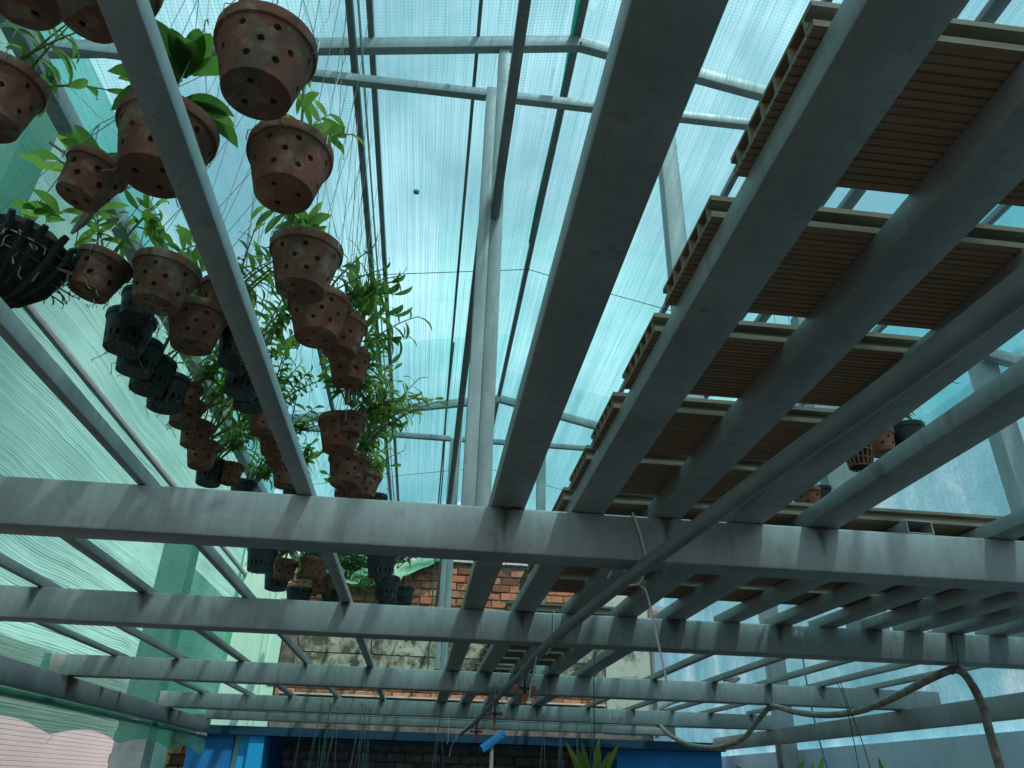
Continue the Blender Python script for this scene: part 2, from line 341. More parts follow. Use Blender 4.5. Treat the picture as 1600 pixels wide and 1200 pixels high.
def rr_profile(w, h, r, n=3):
    out = []
    for cx, cz, a0 in ((w / 2 - r, h / 2 - r, 0), (-w / 2 + r, h / 2 - r, 90), (-w / 2 + r, -h / 2 + r, 180), (w / 2 - r, -h / 2 + r, 270)):
        for k in range(n): a = math.radians(a0 + 90 * k / (n - 1)); out.append((cx + r * math.cos(a), cz + r * math.sin(a)))
    return out
def bar_mb(P, Q, w, h, up=(0, 0, 1), r=None, t=0.003, mb=None, org=None):
    P, Q = Vector(P), Vector(Q); d = (Q - P).normalized(); up = Vector(up)
    U = d.cross(up).normalized(); V = U.cross(d)
    r = r or min(w, h) * 0.075; mb = mb or MB(); O = Vector(org) if org is not None else (P + Q) / 2
    prof = rr_profile(w, h, r); n = len(prof); inner = rr_profile(w - 2 * t, h - 2 * t, max(r - t, 0.0008))
    vs = [X - O + U * u + V * v for X, pr in ((P, prof), (Q, prof), (P, inner), (Q, inner)) for u, v in pr]
    fs = []
    for i in range(n):
        j = (i + 1) % n
        fs += [(i, n + i, n + j, j), (2 * n + i, 2 * n + j, 3 * n + j, 3 * n + i), (i, j, 2 * n + j, 2 * n + i), (n + i, 3 * n + i, 3 * n + j, n + j)]
    mb.add(vs, fs); return mb, O
def bar(name, P, Q, w, h, mt, label=None, cat=None, group=None, parent=None, up=(0, 0, 1), plabel=None, r=None):
    if parent is not None:
        mb, O = bar_mb(P, Q, w, h, up, r)
        return put(name, mb.mesh(name, mt), O - Vector((parent.location.x, parent.location.y, parent.location.z - EYE)), parent, plabel)
    mb, O = bar_mb(P, Q, w, h, up, r)
    return put(name, mb.mesh(name, mt), O, None, label, cat, group)
def wire(name, pts, r, mt, label=None, cat=None, group=None, parent=None, n=5):
    O = Vector(pts[0]); mb = MB(); mb.tube([Vector(p) - O for p in pts], r, n)
    if parent is not None: return put(name, mb.mesh(name, mt), O - Vector((parent.location.x, parent.location.y, parent.location.z - EYE)), parent, label)
    return put(name, mb.mesh(name, mt), O, None, label, cat, group)
def catenary(A, Bq, sag, n=8):
    A, Bq = Vector(A), Vector(Bq)
    return [A.lerp(Bq, i / n) - Vector((0, 0, 4 * sag * (i / n) * (1 - i / n))) for i in range(n + 1)]
def smooth_path(pts, k=4):
    pts = [Vector(p) for p in pts]; out = []
    for i in range(len(pts) - 1):
        p0, p1, p2, p3 = pts[max(i - 1, 0)], pts[i], pts[i + 1], pts[min(i + 2, len(pts) - 1)]
        for j in range(k):
            s_ = j / k
            out.append(0.5 * ((2 * p1) + (p2 - p0) * s_ + (2 * p0 - 5 * p1 + 4 * p2 - p3) * s_ ** 2 + (-p0 + 3 * p1 - 3 * p2 + p3) * s_ ** 3))
    out.append(pts[-1]); return out
ORD = ['first', 'second', 'third', 'fourth', 'fifth', 'sixth', 'seventh', 'eighth', 'ninth', 'tenth', 'eleventh', 'twelfth', 'thirteenth', 'fourteenth', 'fifteenth', 'sixteenth', 'seventeenth', 'eighteenth', 'nineteenth', 'twentieth']

# ------------------------------------------------------------------ ground
mb = MB(); mb.add([(-60, -60, 0), (60, -60, 0), (60, 60, 0), (-60, 60, 0)], [(0, 1, 2, 3)])
put('ground', mb.mesh('ground', M['ground'], 0), (0, 0, -EYE), kind='structure')
# ------------------------------------------------------------------ walls and the building at the back
def brick_meshes(w, d, h, tag_):
    out = []
    for k in range(5):
        mb = MB(); j = lambda a: RND.uniform(-a, a); b = 0.006
        x0, x1, z0, z1 = -w / 2 + j(.003), w / 2 + j(.003), -h / 2 + j(.003), h / 2 + j(.003)
        y = j(.003)
        ring = [(x0, z0), (x1 + j(.002), z0 + j(.003)), (x1 + j(.002), z1 + j(.003)), (x0, z1 + j(.003))]
        fr = [(x * (1 - 2 * b / w), -d / 2 + y, z * (1 - 2 * b / h)) for x, z in ring]
        md = [(x, -d / 2 + y + b, z) for x, z in ring]
        bk = [(x, d / 2, z) for x, z in ring]
        fs = [(0, 1, 2, 3)]
        for q in (0, 4): fs += [(q + i, q + 4 + i, q + 4 + (i + 1) % 4, q + (i + 1) % 4) for i in range(4)]
        mb.add(fr + md + bk, fs); out.append(mb)
    return out
def brick_field(root, x0, x1, z0, z1, y, w, h, px, pz, mt, limit, skip=None, rowoff=0, face=0.03):
    mbs = brick_meshes(w, 0.09, h, ''); mes = [b.mesh('brick', mt, 30) for b in mbs]
    n = 0; rest = MB(); r = 0; z = z0 + h / 2
    spots = []
    while z + h / 2 <= z1 + .001:
        x = x0 + w / 2 - (px / 2 if (r + rowoff) % 2 else 0)
        while x - w / 2 < x1:
            if x - w / 2 > x0 - px * .6 and not (skip and skip(x, z)): spots.append((x, z))
            x += px
        z += pz; r += 1
    for x, z in spots:
        k = RND.randrange(5); off = Vector((x + RND.uniform(-.004, .004), y + RND.uniform(-.006, .006), z + RND.uniform(-.003, .003)))
        if n < limit: put('brick', mes[k], off, root); n += 1
        else:
            mb = mbs[k]; rest.add([Vector(p) + off for p in mb.v], mb.f)
    if rest.v: put('brick_courses', rest.mesh('brick_courses', mt, 30), (0, 0, 0), root, kind='stuff')
    return n

YB = 8.72
w = thing('brick_wall', 'weathered orange brick wall with a mossy plaster band closing the far end', 'brick wall', (0, YB, 0))
mb = MB(); mb.box((-1.56, .022, .47), (2.56, .24, 2.30)); put('mortar', mb.mesh('mortar', M['mortar']), (0, 0, 0), w)
n = brick_field(w, -1.55, 1.35, 1.445, 2.30, .05, .196, .078, .207, .0895, M['brick'], 200)
brick_field(w, -1.55, 2.05, .60, 1.02, .05, .196, .078, .207, .0895, M['brick'], 95)
brick_field(w, 1.36, 2.5, 1.445, 2.30, .05, .196, .078, .207, .0895, M['brick'], 0, None, 1)
for i, (a, b_, c, d) in enumerate(((-1.40, -.62, 1.03, 1.225), (-1.38, -.60, 1.237, 1.437), (-.608, .32, 1.03, 1.225), (-.588, .34, 1.237, 1.437), (.332, 1.28, 1.03, 1.225), (.352, 1.30, 1.237, 1.437), (1.292, 2.03, 1.03, 1.225), (1.312, 2.03, 1.237, 1.437))):
    mb = MB(); mb.box((a, -.006 - .002 * (i % 3), c), (b_, .06, d)); put('plaster_panel', mb.mesh('plaster_panel', M['moss']), (0, 0, 0), w)
mb = MB(); mb.box((2.045, -.012, .60), (2.57, .06, 2.2)); put('pale_plaster', mb.mesh('pale_plaster', M['plaster']), (0, 0, 0), w, 'pale greenish plaster with black mould at its right side')
mb = MB()
for k in range(14):
    x = -.05 + k * .185; mb.box((x, -.03 + RND.uniform(-.01, .01), 2.302), (x + .18, .26, 2.34 + RND.uniform(-.006, .012)))
put('coping', mb.mesh('coping', M['cap']), (0, 0, 0), w)
mb = MB(); mb.box((-1.5, -.07, .795), (2.02, .058, .812)); put('ledge', mb.mesh('ledge', M['cap']), (0, 0, 0), w)
mb = MB(); mb.tube([(2.59, -.02, .5), (2.59, -.02, 2.3)], .022, 8); o = put('drain_pipe', mb.mesh('drain_pipe', M['steel_dark']), (0, YB, 0), None, 'thin dark vertical pipe at the right end of the brick wall', 'pipe')

# blue painted frame and the shaded room below the brick wall
t = thing('blue_concrete_frame', 'blue painted concrete beam and columns of the room under the brick wall', 'building', (0, YB, 0))
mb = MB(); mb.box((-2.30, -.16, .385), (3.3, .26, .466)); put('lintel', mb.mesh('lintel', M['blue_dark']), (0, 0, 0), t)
mb = MB(); mb.box((-2.30, -.10, -1.7), (-1.86, .26, .383)); put('column', mb.mesh('column', M['blue']), (0, 0, 0), t)
mb = MB(); mb.box((-1.80, -.08, -1.7), (-1.70, .26, .383)); mb.box((-1.70, -.13, -1.7), (-1.55, .24, .383)); put('column', mb.mesh('column', M['blue_sunlit']), (0, 0, 0), t, 'narrow blue column strip painted in a sunlit tone')  # sunlit part of the blue column, painted lighter
mb = MB(); mb.box((2.12, -.06, -1.7), (3.28, .24, .383)); put('wall_panel', mb.mesh('wall_panel', M['blue']), (0, 0, 0), t)
mb = MB(); mb.box((2.45, -.075, -1.7), (2.72, -.055, .20)); put('lit_wall_patch', mb.mesh('lit_wall_patch', M['blue_sunlit']), (0, 0, 0), t)  # added slab, paints a bright lit patch on the blue wall
mb = MB(); mb.box((-1.6, .262, .40), (2.2, 1.5, .465)); put('ceiling', mb.mesh('ceiling', M['blue']), (0, 0, 0), t)
for a, b_ in ((-1.62, -1.56), (2.12, 2.2)):
    mb = MB(); mb.box((a, .262, -1.7), (b_, 1.5, .398)); put('side_wall', mb.mesh('side_wall', M['blue']), (0, 0, 0), t)
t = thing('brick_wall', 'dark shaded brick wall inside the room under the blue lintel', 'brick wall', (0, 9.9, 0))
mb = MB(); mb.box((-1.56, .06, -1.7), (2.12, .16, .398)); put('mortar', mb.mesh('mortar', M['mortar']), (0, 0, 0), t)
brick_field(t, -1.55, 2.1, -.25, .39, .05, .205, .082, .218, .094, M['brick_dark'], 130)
t = thing('brick_wall', 'short orange brick wall between the white shutter and the blue column', 'brick wall', (0, 9.4, 0))
mb = MB(); mb.box((-3.2, .06, -1.7), (-2.32, .2, .62)); put('mortar', mb.mesh('mortar', M['mortar']), (0, 0, 0), t)
brick_field(t, -3.2, -2.3, -.22, .62, .05, .205, .098, .216, .108, M['brick'], 60)
t = put('blue_bracket', None, (.78, 8.25, .40), None, 'blue sheet metal bracket on a thin grey pole below the lintel', 'bracket')
mb = MB(); bar_mb((-.14, .0, -.085), (.09, .05, .075), .05, .07, mb=mb, org=(0, 0, 0)); put('bracket_arm', mb.mesh('bracket_arm', M['blue']), (0, 0, 0), t)
mb = MB(); bar_mb((-.035, .04, -2.1), (-.035, .04, -.03), .035, .035, up=(0, 1, 0), mb=mb, org=(0, 0, 0)); put('pole', mb.mesh('pole', M['steel_light']), (0, 0, 0), t)

mb = MB(); mb.box((-2.16, -.02, -1.2), (-1.72, .25, 2.34)); mb.box((-1.715, .01, -1.2), (-1.575, .25, 2.3)); mb.box((-1.765, -.035, -1.2), (-1.722, -.022, 2.3))
put('mint_pilaster', mb.mesh('mint_pilaster', M['mint']), (0, YB, 0), None, 'bright mint green wall strip at the left end of the brick wall', 'wall')
mb = MB(); mb.box((-2.80, 8.5, -1.7), (-2.70, 13, 2.1)); put('teal_wall', mb.mesh('teal_wall', M['teal_wall']), (0, 0, 0), None, 'dull teal wall seen through the net on the far left', 'wall')

# neighbour's shutter on the left
mb = MB(); y0, y1 = 4.0, 13.0; k = 0; z = -1.7; prof = []
while z < 1.25:
    prof += [(0, z), (.007, z + .004), (.007, z + .044), (0, z + .047)]; z += .050
vs = []
for y in (y0, y1): vs += [(x, y, z) for x, z in prof]
n = len(prof); mb.add(vs, [(i, i + 1, n + i + 1, n + i) for i in range(n - 1)])
mb.box((-.1, y0, -1.7), (-.004, y1, 1.28))
put('white_shutter', mb.mesh('white_shutter', M['shutter'], 0), (-4.5, 0, 0), None, 'pinkish white corrugated shutter glowing beyond the net at lower left', 'shutter')

# concrete columns on the left
for i, (y, zt) in enumerate(((3.15, 3.15), (7.35, 2.02))):
    mb = MB(); mb.box((-.13, -.12, -1.7), (.13, .12, zt)); mb.box((-.132, -.05, -1.7), (.134, -.04, zt - .1))
    put('concrete_column', mb.mesh('concrete_column', M['concrete']), (-2.40, y, 0), None,
        ['grey concrete column behind the net at upper left beside the hanging pots', 'grey concrete column behind the net left of the short brick wall'][i], 'column', 'concrete columns along the left side')

# right side: low painted wall, cloudy sheeting above it, columns
mb = MB(); mb.box((3.42, -4, -1.7), (3.6, 12, .355)); put('pale_blue_wall', mb.mesh('pale_blue_wall', M['blue_wall']), (0, 0, 0), None, 'low pale blue painted wall with whiter patches and stains at lower right', 'wall')
mb = MB(); NY, NZ = 50, 14; vs = []; fs = []
for i in range(NY + 1):
    for j in range(NZ + 1):
        y = -4 + 15.6 * i / NY; z = .36 + 3.6 * j / NZ
        vs.append((.018 * noise.noise((y * .9, z * .9, 3.0)), y, z))
fs = [(i * (NZ + 1) + j, (i + 1) * (NZ + 1) + j, (i + 1) * (NZ + 1) + j + 1, i * (NZ + 1) + j + 1) for i in range(NY) for j in range(NZ)]
mb.add(vs, fs); put('cloudy_sheeting', mb.mesh('cloudy_sheeting', M['sheeting'], 180), (3.47, 0, 0), None, 'cloudy pale blue sheeting forming the right side above the low wall', 'sheet')
mb = MB(); mb.box((2.6, 10.9, -1.7), (3.45, 11.05, 2.4)); put('pale_end_wall', mb.mesh('pale_end_wall', M['blue_wall']), (0, 0, 0), None, 'pale blue end wall right of the brick wall', 'wall')
bar('steel_post', (1.82, 3.0, .602), (1.82, 3.0, 2.16), .15, .08, M['steel_light'], 'wide pale steel post standing on the second cross beam behind the hanging pots at right', 'post', up=(0, 1, 0))
bar('steel_post', (3.28, 7.05, -1.7), (3.28, 7.05, 2.0), .16, .12, M['steel_light'], 'grey steel post in front of the pale blue wall at lower right', 'post', up=(0, 1, 0))
t = thing('steel_post', 'pale steel post with a short side arm in front of the cloudy sheeting at right', 'post', (2.74, 3.02, .602))
bar('post_tube', (2.74, 3.02, .602), (2.74, 3.02, 1.97), .11, .09, M['steel_light'], parent=t, up=(0, 1, 0))
bar('side_arm', (2.70, 2.94, 1.995), (3.42, 2.94, 1.83), .05, .06, M['steel'], parent=t)

# tarpaulin over the wall top
mb = MB(); vs = []; NX, NYY = 30, 8
for i in range(NX + 1):
    for j in range(NYY + 1):
        x = -1.45 + 1.62 * i / NX; a = j / NYY
        top = 2.33 + .09 * math.sin(x * 3.1 + .4) + .05 * noise.noise((x * 4, a, 1))
        hang = (.30 if x < -.35 else max(.05, .22 - .22 * (x + .35))) * (1 + .25 * noise.noise((x * 5, 0, 7)))
        y = -.06 - .05 * a + .05 * noise.noise((x * 7, a * 2.5, 4)) + (.25 * (1 - a * 3) if a < .33 else 0)
        vs.append((x, y, top - hang * max(0, a - .2) / .8 + .03 * noise.noise((x * 9, a * 4, 9))))
mb.add(vs, [(i * (NYY + 1) + j, (i + 1) * (NYY + 1) + j, (i + 1) * (NYY + 1) + j + 1, i * (NYY + 1) + j + 1) for i in range(NX) for j in range(NYY)])
put('green_tarpaulin', mb.mesh('green_tarpaulin', M['tarp'], 180), (0, YB - .03, 0), None, 'rumpled green tarpaulin draped over the top of the brick wall', 'tarpaulin')
# ------------------------------------------------------------------ the steel rack overhead
ZB0, ZB1 = .486, .600
beams = [(1.731, .093, -3.6, 3.40, 'nearest and largest grey steel cross beam spanning the whole picture'),
         (2.940, .100, -3.2, 3.26, 'second grey steel cross beam behind the largest one'),
         (4.740, .100, -2.161, 3.269, 'third grey steel cross beam with its cut left end showing'),
         (6.720, .100, -2.09, 3.12, 'fourth grey steel cross beam just above the hanging wire hooks'),
         (7.960, .100, -2.02, 2.56, 'farthest grey steel cross beam just above the blue lintel')]
welds = []
for i, (y, d, xa, xb, lab) in enumerate(beams):
    mb, O = bar_mb((xa, y + d / 2, (ZB0 + ZB1) / 2), (xb, y + d / 2, (ZB0 + ZB1) / 2), d, ZB1 - ZB0, r=.007)
    t = thing('steel_beam', lab, 'beam', O, 'steel cross beams of the rack')
    put('beam_tube', mb.mesh('beam_tube', M['steel']), (0, 0, 0), t)
    beams[i] = (y, d, xa, xb, lab, t, O)
t = thing('steel_beam', 'long rusty side beam carrying the cross beam ends at lower left', 'beam', (-2.035, 4.36, .428), 'steel side beams of the rack')
bar('beam_tube', (-2.035, .6, .428), (-2.035, 8.12, .428), .07, .114, M['steel_dark'], parent=t)
for y_, w_ in ((4.80, .17), (5.28, .05), (5.6, .04), (6.78, .20), (7.05, .05), (2.99, .12)):
    mb = MB(); mb.add([(.0358, y_ - 4.36 - w_, -.055), (.0358, y_ - 4.36 + w_, -.055), (.0358, y_ - 4.36 + w_, .054), (.0358, y_ - 4.36 - w_, .054)], [(0, 1, 2, 3)]); mb.uv = [(0, 0), (1, 0), (1, 1), (0, 1)]
    put('rust_stain', mb.mesh('rust_stain', M['rust_stain'], 0), (0, 0, 0), t)
bar('steel_beam', (3.035, 1.0, .428), (3.035, 8.12, .428), .07, .114, M['steel'], 'long grey side beam carrying the cross beam ends at lower right', 'beam', 'steel side beams of the rack')

def weld_at(x, y, t, O, w):
    mb = MB(); n = 7
    pts = [(x - w / 2 + w * k / n, y - .001, ZB1 - .003 + RND.uniform(-.002, .001)) for k in range(n + 1)]
    mb.tube([Vector(p) - O for p in pts], [RND.uniform(.0012, .0028) for _ in pts], 5)
    put('weld_bead', mb.mesh('weld_bead', M['weld']), (0, 0, 0), t)
    ws = RND.uniform(.014, .05); hs = RND.uniform(.07, .113); xs = x + RND.uniform(-.02, .02)
    mb = MB(); mb.add([Vector((xs - ws, y - .0008, ZB1 - hs)) - O, Vector((xs + ws, y - .0008, ZB1 - hs)) - O, Vector((xs + ws, y - .0008, ZB1 - .004)) - O, Vector((xs - ws, y - .0008, ZB1 - .004)) - O], [(0, 1, 2, 3)])
    mb.uv = [(0, 0), (1, 0), (1, 1), (0, 1)]; put('drip_stain', mb.mesh('drip_stain', M['stain'], 0), (0, 0, 0), t)

J = []
def joist(x0, x1, y0, y1, h, lab, grp, mt='steel', zb=.6005):
    bar('steel_joist', ((x0 + x1) / 2, y0, zb + h / 2), ((x0 + x1) / 2, y1, zb + h / 2), x1 - x0, h, M[mt], lab, 'joist', grp)
    for (y, d, xa, xb, l_, t, O) in beams[:4]:
        if y0 <= y + .03 and y1 >= y + .05 and xa < x0 and x1 < xb and RND.random() < .8: weld_at((x0 + x1) / 2 + RND.uniform(-.01, .01), y, t, O, (x1 - x0) * RND.uniform(.3, .9))
GW, GT = 'wide joists resting on the cross beams', 'thin joists resting on the cross beams'
wide = [(.133, .2175, 'broad dark joist right of the centre post with no boards on it'),
        (.333, .417, 'broad joist under the left ends of the brown boards'),
        (.537, .6135, 'broad joist second from the left under the brown boards'),
        (.741, .826, 'broad joist just behind the grey water pipe at upper right'),
        (.937, 1.026, 'broad joist crossing in front of the cloudy sheeting and the pots at right')]
for a, b_, l_ in wide: joist(a, b_, -.55, 7.9 if a < .9 else 6.82, .041, l_, GW)
def skew(xb1, wd, y0, lab):
    x = lambda y: xb1 + wd / 2 - .034 * (y - 1.731)
    bar('steel_joist', (x(y0), y0, .6185), (x(3.03), 3.03, .6185), wd, .036, M['steel'], lab, 'joist', GW)
skew(1.431, .077, -.4, 'joist at the far right edge above the nearest cross beam')
skew(1.214, .074, 1.735, 'short joist with its open square end on the nearest cross beam')
for k, x in enumerate((1.622, 1.812, 1.99, 2.17, 2.36)):
    skew(x, .077, 1.742, '%s joist right of the open square tube end, under the brown boards' % ORD[k + 1] if k < 4 else 'rightmost short joist under the brown boards')
for k, (xc, wd, h) in enumerate(((-.316, .036, .0255), (-.693, .020, .033), (-1.065, .038, .026), (-1.428, .022, .033), (-1.78, .036, .026))):
    joist(xc - wd / 2, xc + wd / 2, -.6, 7.98, h, '%s thin joist to the left of the centre post' % ORD[k], GT, 'steel_light' if k == 0 else 'steel')
for k, x in enumerate((1.40, 1.785, 2.133, 2.482, 2.837)):
    joist(x, x + .036, 2.95, 7.98 if x < 2.5 else 6.8, .030, '%s bare thin joist from the left beyond the boards at right' % ORD[k], GT, 'steel_light')

# ------------------------------------------------------------------ hollow ribbed decking boards
def board_mb(Lx, wd=.2, th=.032):
    mb = MB(); top, bot, fl = [], [], []
    g = 17; pts = [(0, 0)]
    y0, y1 = .008, wd - .008; st = (y1 - y0) / g
    for i in range(g):
        y = y0 + st * i
        pts += [(y + st * .36, 0), (y + st * .36, .0022), (y + st * .64, .0022), (y + st * .64, 0)]
    pts += [(wd, 0), (wd, .009), (wd - .012, .011), (wd - .012, .022), (wd + .004, .024), (wd + .004, th), (-.004, th), (-.004, .024), (.012, .022), (.012, .011), (0, .009)]
    n = len(pts); nb = g * 4 + 2
    mb.add([(0, y, z) for y, z in pts] + [(Lx, y, z) for y, z in pts],
           [(i, (i + 1) % n, n + (i + 1) % n, n + i) for i in range(nb - 1)], 0)
    mb.add([(0, y, z) for y, z in pts] + [(Lx, y, z) for y, z in pts],
           [(i, (i + 1) % n, n + (i + 1) % n, n + i) for i in range(nb - 1, n)], 1)
    t_ = .0045; z0, z1 = t_ + .002, th - t_; ya, yb = .016, wd - .016; nc = 5; web = .005; cw = (yb - ya - web * (nc - 1)) / nc
    for X, s in ((0, 1), (Lx, -1)):
        def q(a, b, c, d, mi=1):
            f = [(X, a, c), (X, b, c), (X, b, d), (X, a, d)]; mb.add(f, [(3, 2, 1, 0) if s > 0 else (0, 1, 2, 3)], mi)
        q(0, wd, .0022, .0065); q(-.004, wd + .004, z1, th); q(0.001, .012, .0065, .009); q(wd - .012, wd - .001, .0065, .009)
        q(.012, ya, .0065, z1); q(yb, wd - .012, .0065, z1); q(-.004, .012, .0245, z1); q(wd - .012, wd + .004, .0245, z1)
        for i in range(g):      # rib ends below the grooves
            y = y0 + st * i; q(y - st * .36 if i else 0, y + st * .36, 0, .0022)
        q(y0 + st * (g - .36), wd, 0, .0022)
        for k in range(nc):
            a = ya + k * (cw + web); b = a + cw
            if k: q(a - web, a, .0065, z1)
            x2 = X + s * .30
            mb.add([(X, a, .0065), (X, b, .0065), (X, b, z1), (X, a, z1), (x2, a, .0065), (x2, b, .0065), (x2, b, z1), (x2, a, z1)],
                   [(0, 1, 5, 4), (1, 2, 6, 5), (2, 3, 7, 6), (3, 0, 4, 7), (4, 5, 6, 7)], 0)
    return mb
bm = {}
def board(x, y, Lx, lab, zz=.6415, rz=0):
    k = round(Lx, 2)
    if k not in bm: bm[k] = board_mb(k).mesh('decking_board', [M['deck'], M['deck_edge']], 25)
    put('decking_board', bm[k], (x, y, zz), None, lab, 'board', 'brown ribbed decking boards on the joists', None, (0, 0, rz))
ys = (.421, .692, .963, 1.238, 1.495)
for i, y in enumerate(ys): board(.320 + RND.uniform(-.004, .004) if i else .32, y, .52, '%s brown ribbed board from the top of the picture' % ORD[i], rz=RND.uniform(-.004, .004))
board(.318, 1.764, 1.50, 'long brown ribbed board just above the nearest cross beam, beside the open tube end')
for i, y in enumerate((2.032, 2.302, 2.570)): board(.322 + .004 * i, y, 2.06, '%s long brown ribbed board seen between the first and second cross beams' % ORD[i])
for i, y in enumerate((3.12, 3.39, 3.66, 3.93, 4.20, 4.47)): board(.325, y, .48, '%s short ribbed board from the front between the second and third cross beams' % ORD[i])
for i, y in enumerate((4.92, 5.19, 5.46, 5.73, 6.0, 6.27)): board(.325, y, .48, '%s short ribbed board from the front between the third and fourth cross beams' % ORD[i])

# ------------------------------------------------------------------ roof frame
RX, RZ = .41, 2.52
zl = lambda x: RZ - .195 * (RX - x)
zr = lambda x: RZ - .225 * (x - RX)
zroof = lambda x: zl(x) if x < RX else zr(x)
for i, (yt, nm) in enumerate(((1.85, 'nearest'), (4.87, 'second'), (7.85, 'farthest'))):
    t = thing('roof_truss', '%s grey steel roof frame with sloping rafters and a tie under the net' % nm, 'roof frame', (RX, yt, RZ), 'roof frames under the shade net')
    A, Pk, Cc = (-1.47, yt, zl(-1.47)), (RX, yt, RZ), (2.80, yt, zr(2.80))
    bar('rafter', A, Pk, .034, .058, M['steel_light'], parent=t); bar('rafter', (RX + .001, yt, RZ), Cc, .034, .0575, M['steel_light'], parent=t)
    if i < 2:
        bar('collar_tie', (-1.40, yt - .012, 2.166), (.062, yt - .012, 2.166), .028, .036, M['steel_light'], parent=t)
        bar('collar_tie', (.145, yt - .012, 2.166), (1.95, yt - .012, 2.166), .028, .035, M['steel_light'], parent=t)
        bar('king_post', (.0795, yt - .045, .602), (.0795, yt - .045, 2.15), .035, .036, M['steel_light'], parent=t, up=(0, 1, 0))
        bar('king_post', (.1205, yt + .012, .602), (.1205, yt + .012, zl(.12) - .03), .040, .036, M['steel_light'], parent=t, up=(0, 1, 0))
        bar('side_post', (.722, yt + .02, .602), (.722, yt + .02, zr(.72) - .03), .062, .05, M['steel_light'], parent=t, up=(0, 1, 0))
        mb = MB(); mb.box((.062, yt - .064, .602), (.098, yt - .026, .612)); put('base_plate', mb.mesh('base_plate', M['weld']), Vector((-RX, -yt, -RZ)), t)
t = thing('tie_bar', 'thin dark tie bar running along beside the centre posts', 'bar', (.113, 1.8, 1.62))
bar('front_length', (.1135, -.5, 1.62), (.1135, 1.838, 1.62), .028, .034, M['steel_dark'], parent=t)
bar('rear_length', (.075, 1.826, 1.53), (.075, 7.9, 1.53), .028, .034, M['steel_dark'], parent=t)
PUR = [(-1.44, .062, .075, -.085, 'steel', 'thick pale eave purlin at upper left above the left row of pots'),
       (-.425, .024, .030, -.045, 'steel_dark', 'dark purlin from which the right row of pots hangs, lower of the close pair'),
       (-.372, .022, .028, .044, 'steel_dark', 'dark purlin close beside the pot purlin, upper of the pair'),
       (-.76, .024, .030, -.045, 'steel_dark', 'dark purlin above the middle row of pots'),
       (.018, .014, .028, .044, 'steel_dark', 'thin dark purlin left of the centre post'),
       (.400, .026, .034, .046, 'steel_dark', 'dark ridge purlin along the top of the net roof'),
       (1.19, .026, .032, .044, 'steel_dark', 'dark purlin seen past the left ends of the boards'),
       (1.585, .020, .030, .044, 'steel_dark', 'narrow dark purlin above the boards at upper right'),
       (1.685, .050, .034, .044, 'steel_dark', 'wide dark purlin above the boards at upper right'),
       (2.23, .026, .032, .044, 'steel_dark', 'dark purlin nearest the cloudy sheeting')]
for x, w_, h_, off, mt_, lab in PUR:
    bar('purlin', (x, -1.5, zroof(x) + off), (x, 8.3, zroof(x) + off), w_, h_, M[mt_], lab, 'purlin', 'purlins along the net roof')
wire('white_pipe', [(-.398, -1.0, zl(-.4) - .03), (-.398, 3.0, zl(-.4) - .03), (-.40, 7.5, zl(-.4) - .03)], .0045, M['tie'], 'thin white pipe between the close pair of purlins', 'pipe')

# ------------------------------------------------------------------ shade net
def net_sheet(name, fn, nu, nv, mt, lab, swap=False, parent=None, cat='shade net', group=None):
    mb = MB(); vs = []; uv = []
    for i in range(nu + 1):
        for j in range(nv + 1):
            p, q = fn(i / nu, j / nv); vs.append(p); uv.append(q)
    mb.add(vs, [(i * (nv + 1) + j, (i + 1) * (nv + 1) + j, (i + 1) * (nv + 1) + j + 1, i * (nv + 1) + j + 1) for i in range(nu) for j in range(nv)])
    mb.uv = uv
    return put(name, mb.mesh(name, mt, 180), (0, 0, 0), None, lab, cat, group)
def roof_fn(xa, xb, ya, yb, off):
    def f(a, b):
        x = xa + (xb - xa) * a; y = ya + (yb - ya) * b
        return (x, y, zroof(x) + off + .012 * noise.noise((x * 2.2, y * .7, off * 9))), (x * 1.02, y)
    return f
net_sheet('shade_net', roof_fn(-1.55, RX, -2.2, 7.3, .068), 24, 60, M['net'], 'teal shade net over the left slope of the roof')
net_sheet('shade_net', roof_fn(RX, 2.95, -2.2, 7.3, .068), 24, 60, M['net'], 'teal shade net over the right slope of the roof')
net_sheet('shade_net', roof_fn(-1.4, RX, 4.12, 7.3, .105), 20, 24, M['net_thin'], 'second layer of green net over the far part of the left roof slope')
net_sheet('shade_net', roof_fn(RX, 2.9, 4.6, 7.3, .105), 20, 24, M['net_thin'], 'second layer of green net over the far part of the right roof slope')
net_sheet('shade_net', roof_fn(-.1, 1.9, 2.95, 4.55, .10), 20, 20, M['net_light_bands'], 'added mint net layer imitating wavy bright bands of light over the ridge')  # added layer, stands in for bands of light on the net
def fold_fn(a, b):
    y = -1.5 + 4.6 * b; w_ = .075 * max(.15, 1 - b) * (1 + .3 * math.sin(y * 5)); x = RX - .018 - w_ * (1 - a)
    return (x, y, zl(x) + .045 + .012 * math.sin(a * 6 + y * 3)), (x, y)
net_sheet('net_fold', fold_fn, 5, 30, M['net_fold'], 'dark green folded net edge along the left of the ridge purlin', cat='shade net')
def side_fn(a, b):
    y = -2.0 + 11.4 * b
    zb = .19 + .055 * abs(math.sin(math.pi * (y - 5.0) / 1.16)); z = zb + (3.5 - zb) * a
    return (-2.12 + .05 * noise.noise((y * .8, z * 1.1, 2)) + .012 * noise.noise((y * 4, z * 3, 5)), y, z), (z * .92 + .05 * noise.noise((y * .9, z * .9, 8)), y)
net_sheet('shade_net', side_fn, 26, 150, M['net_side'], 'green shade net hanging as the left side wall with a scalloped bottom edge')
bar('net_pole', (-2.085, -1.0, 2.02), (-2.085, 9.3, 2.02), .030, .034, M['steel_dark'], 'dark pole running along the left net above the rack', 'pole', 'poles holding the left net')
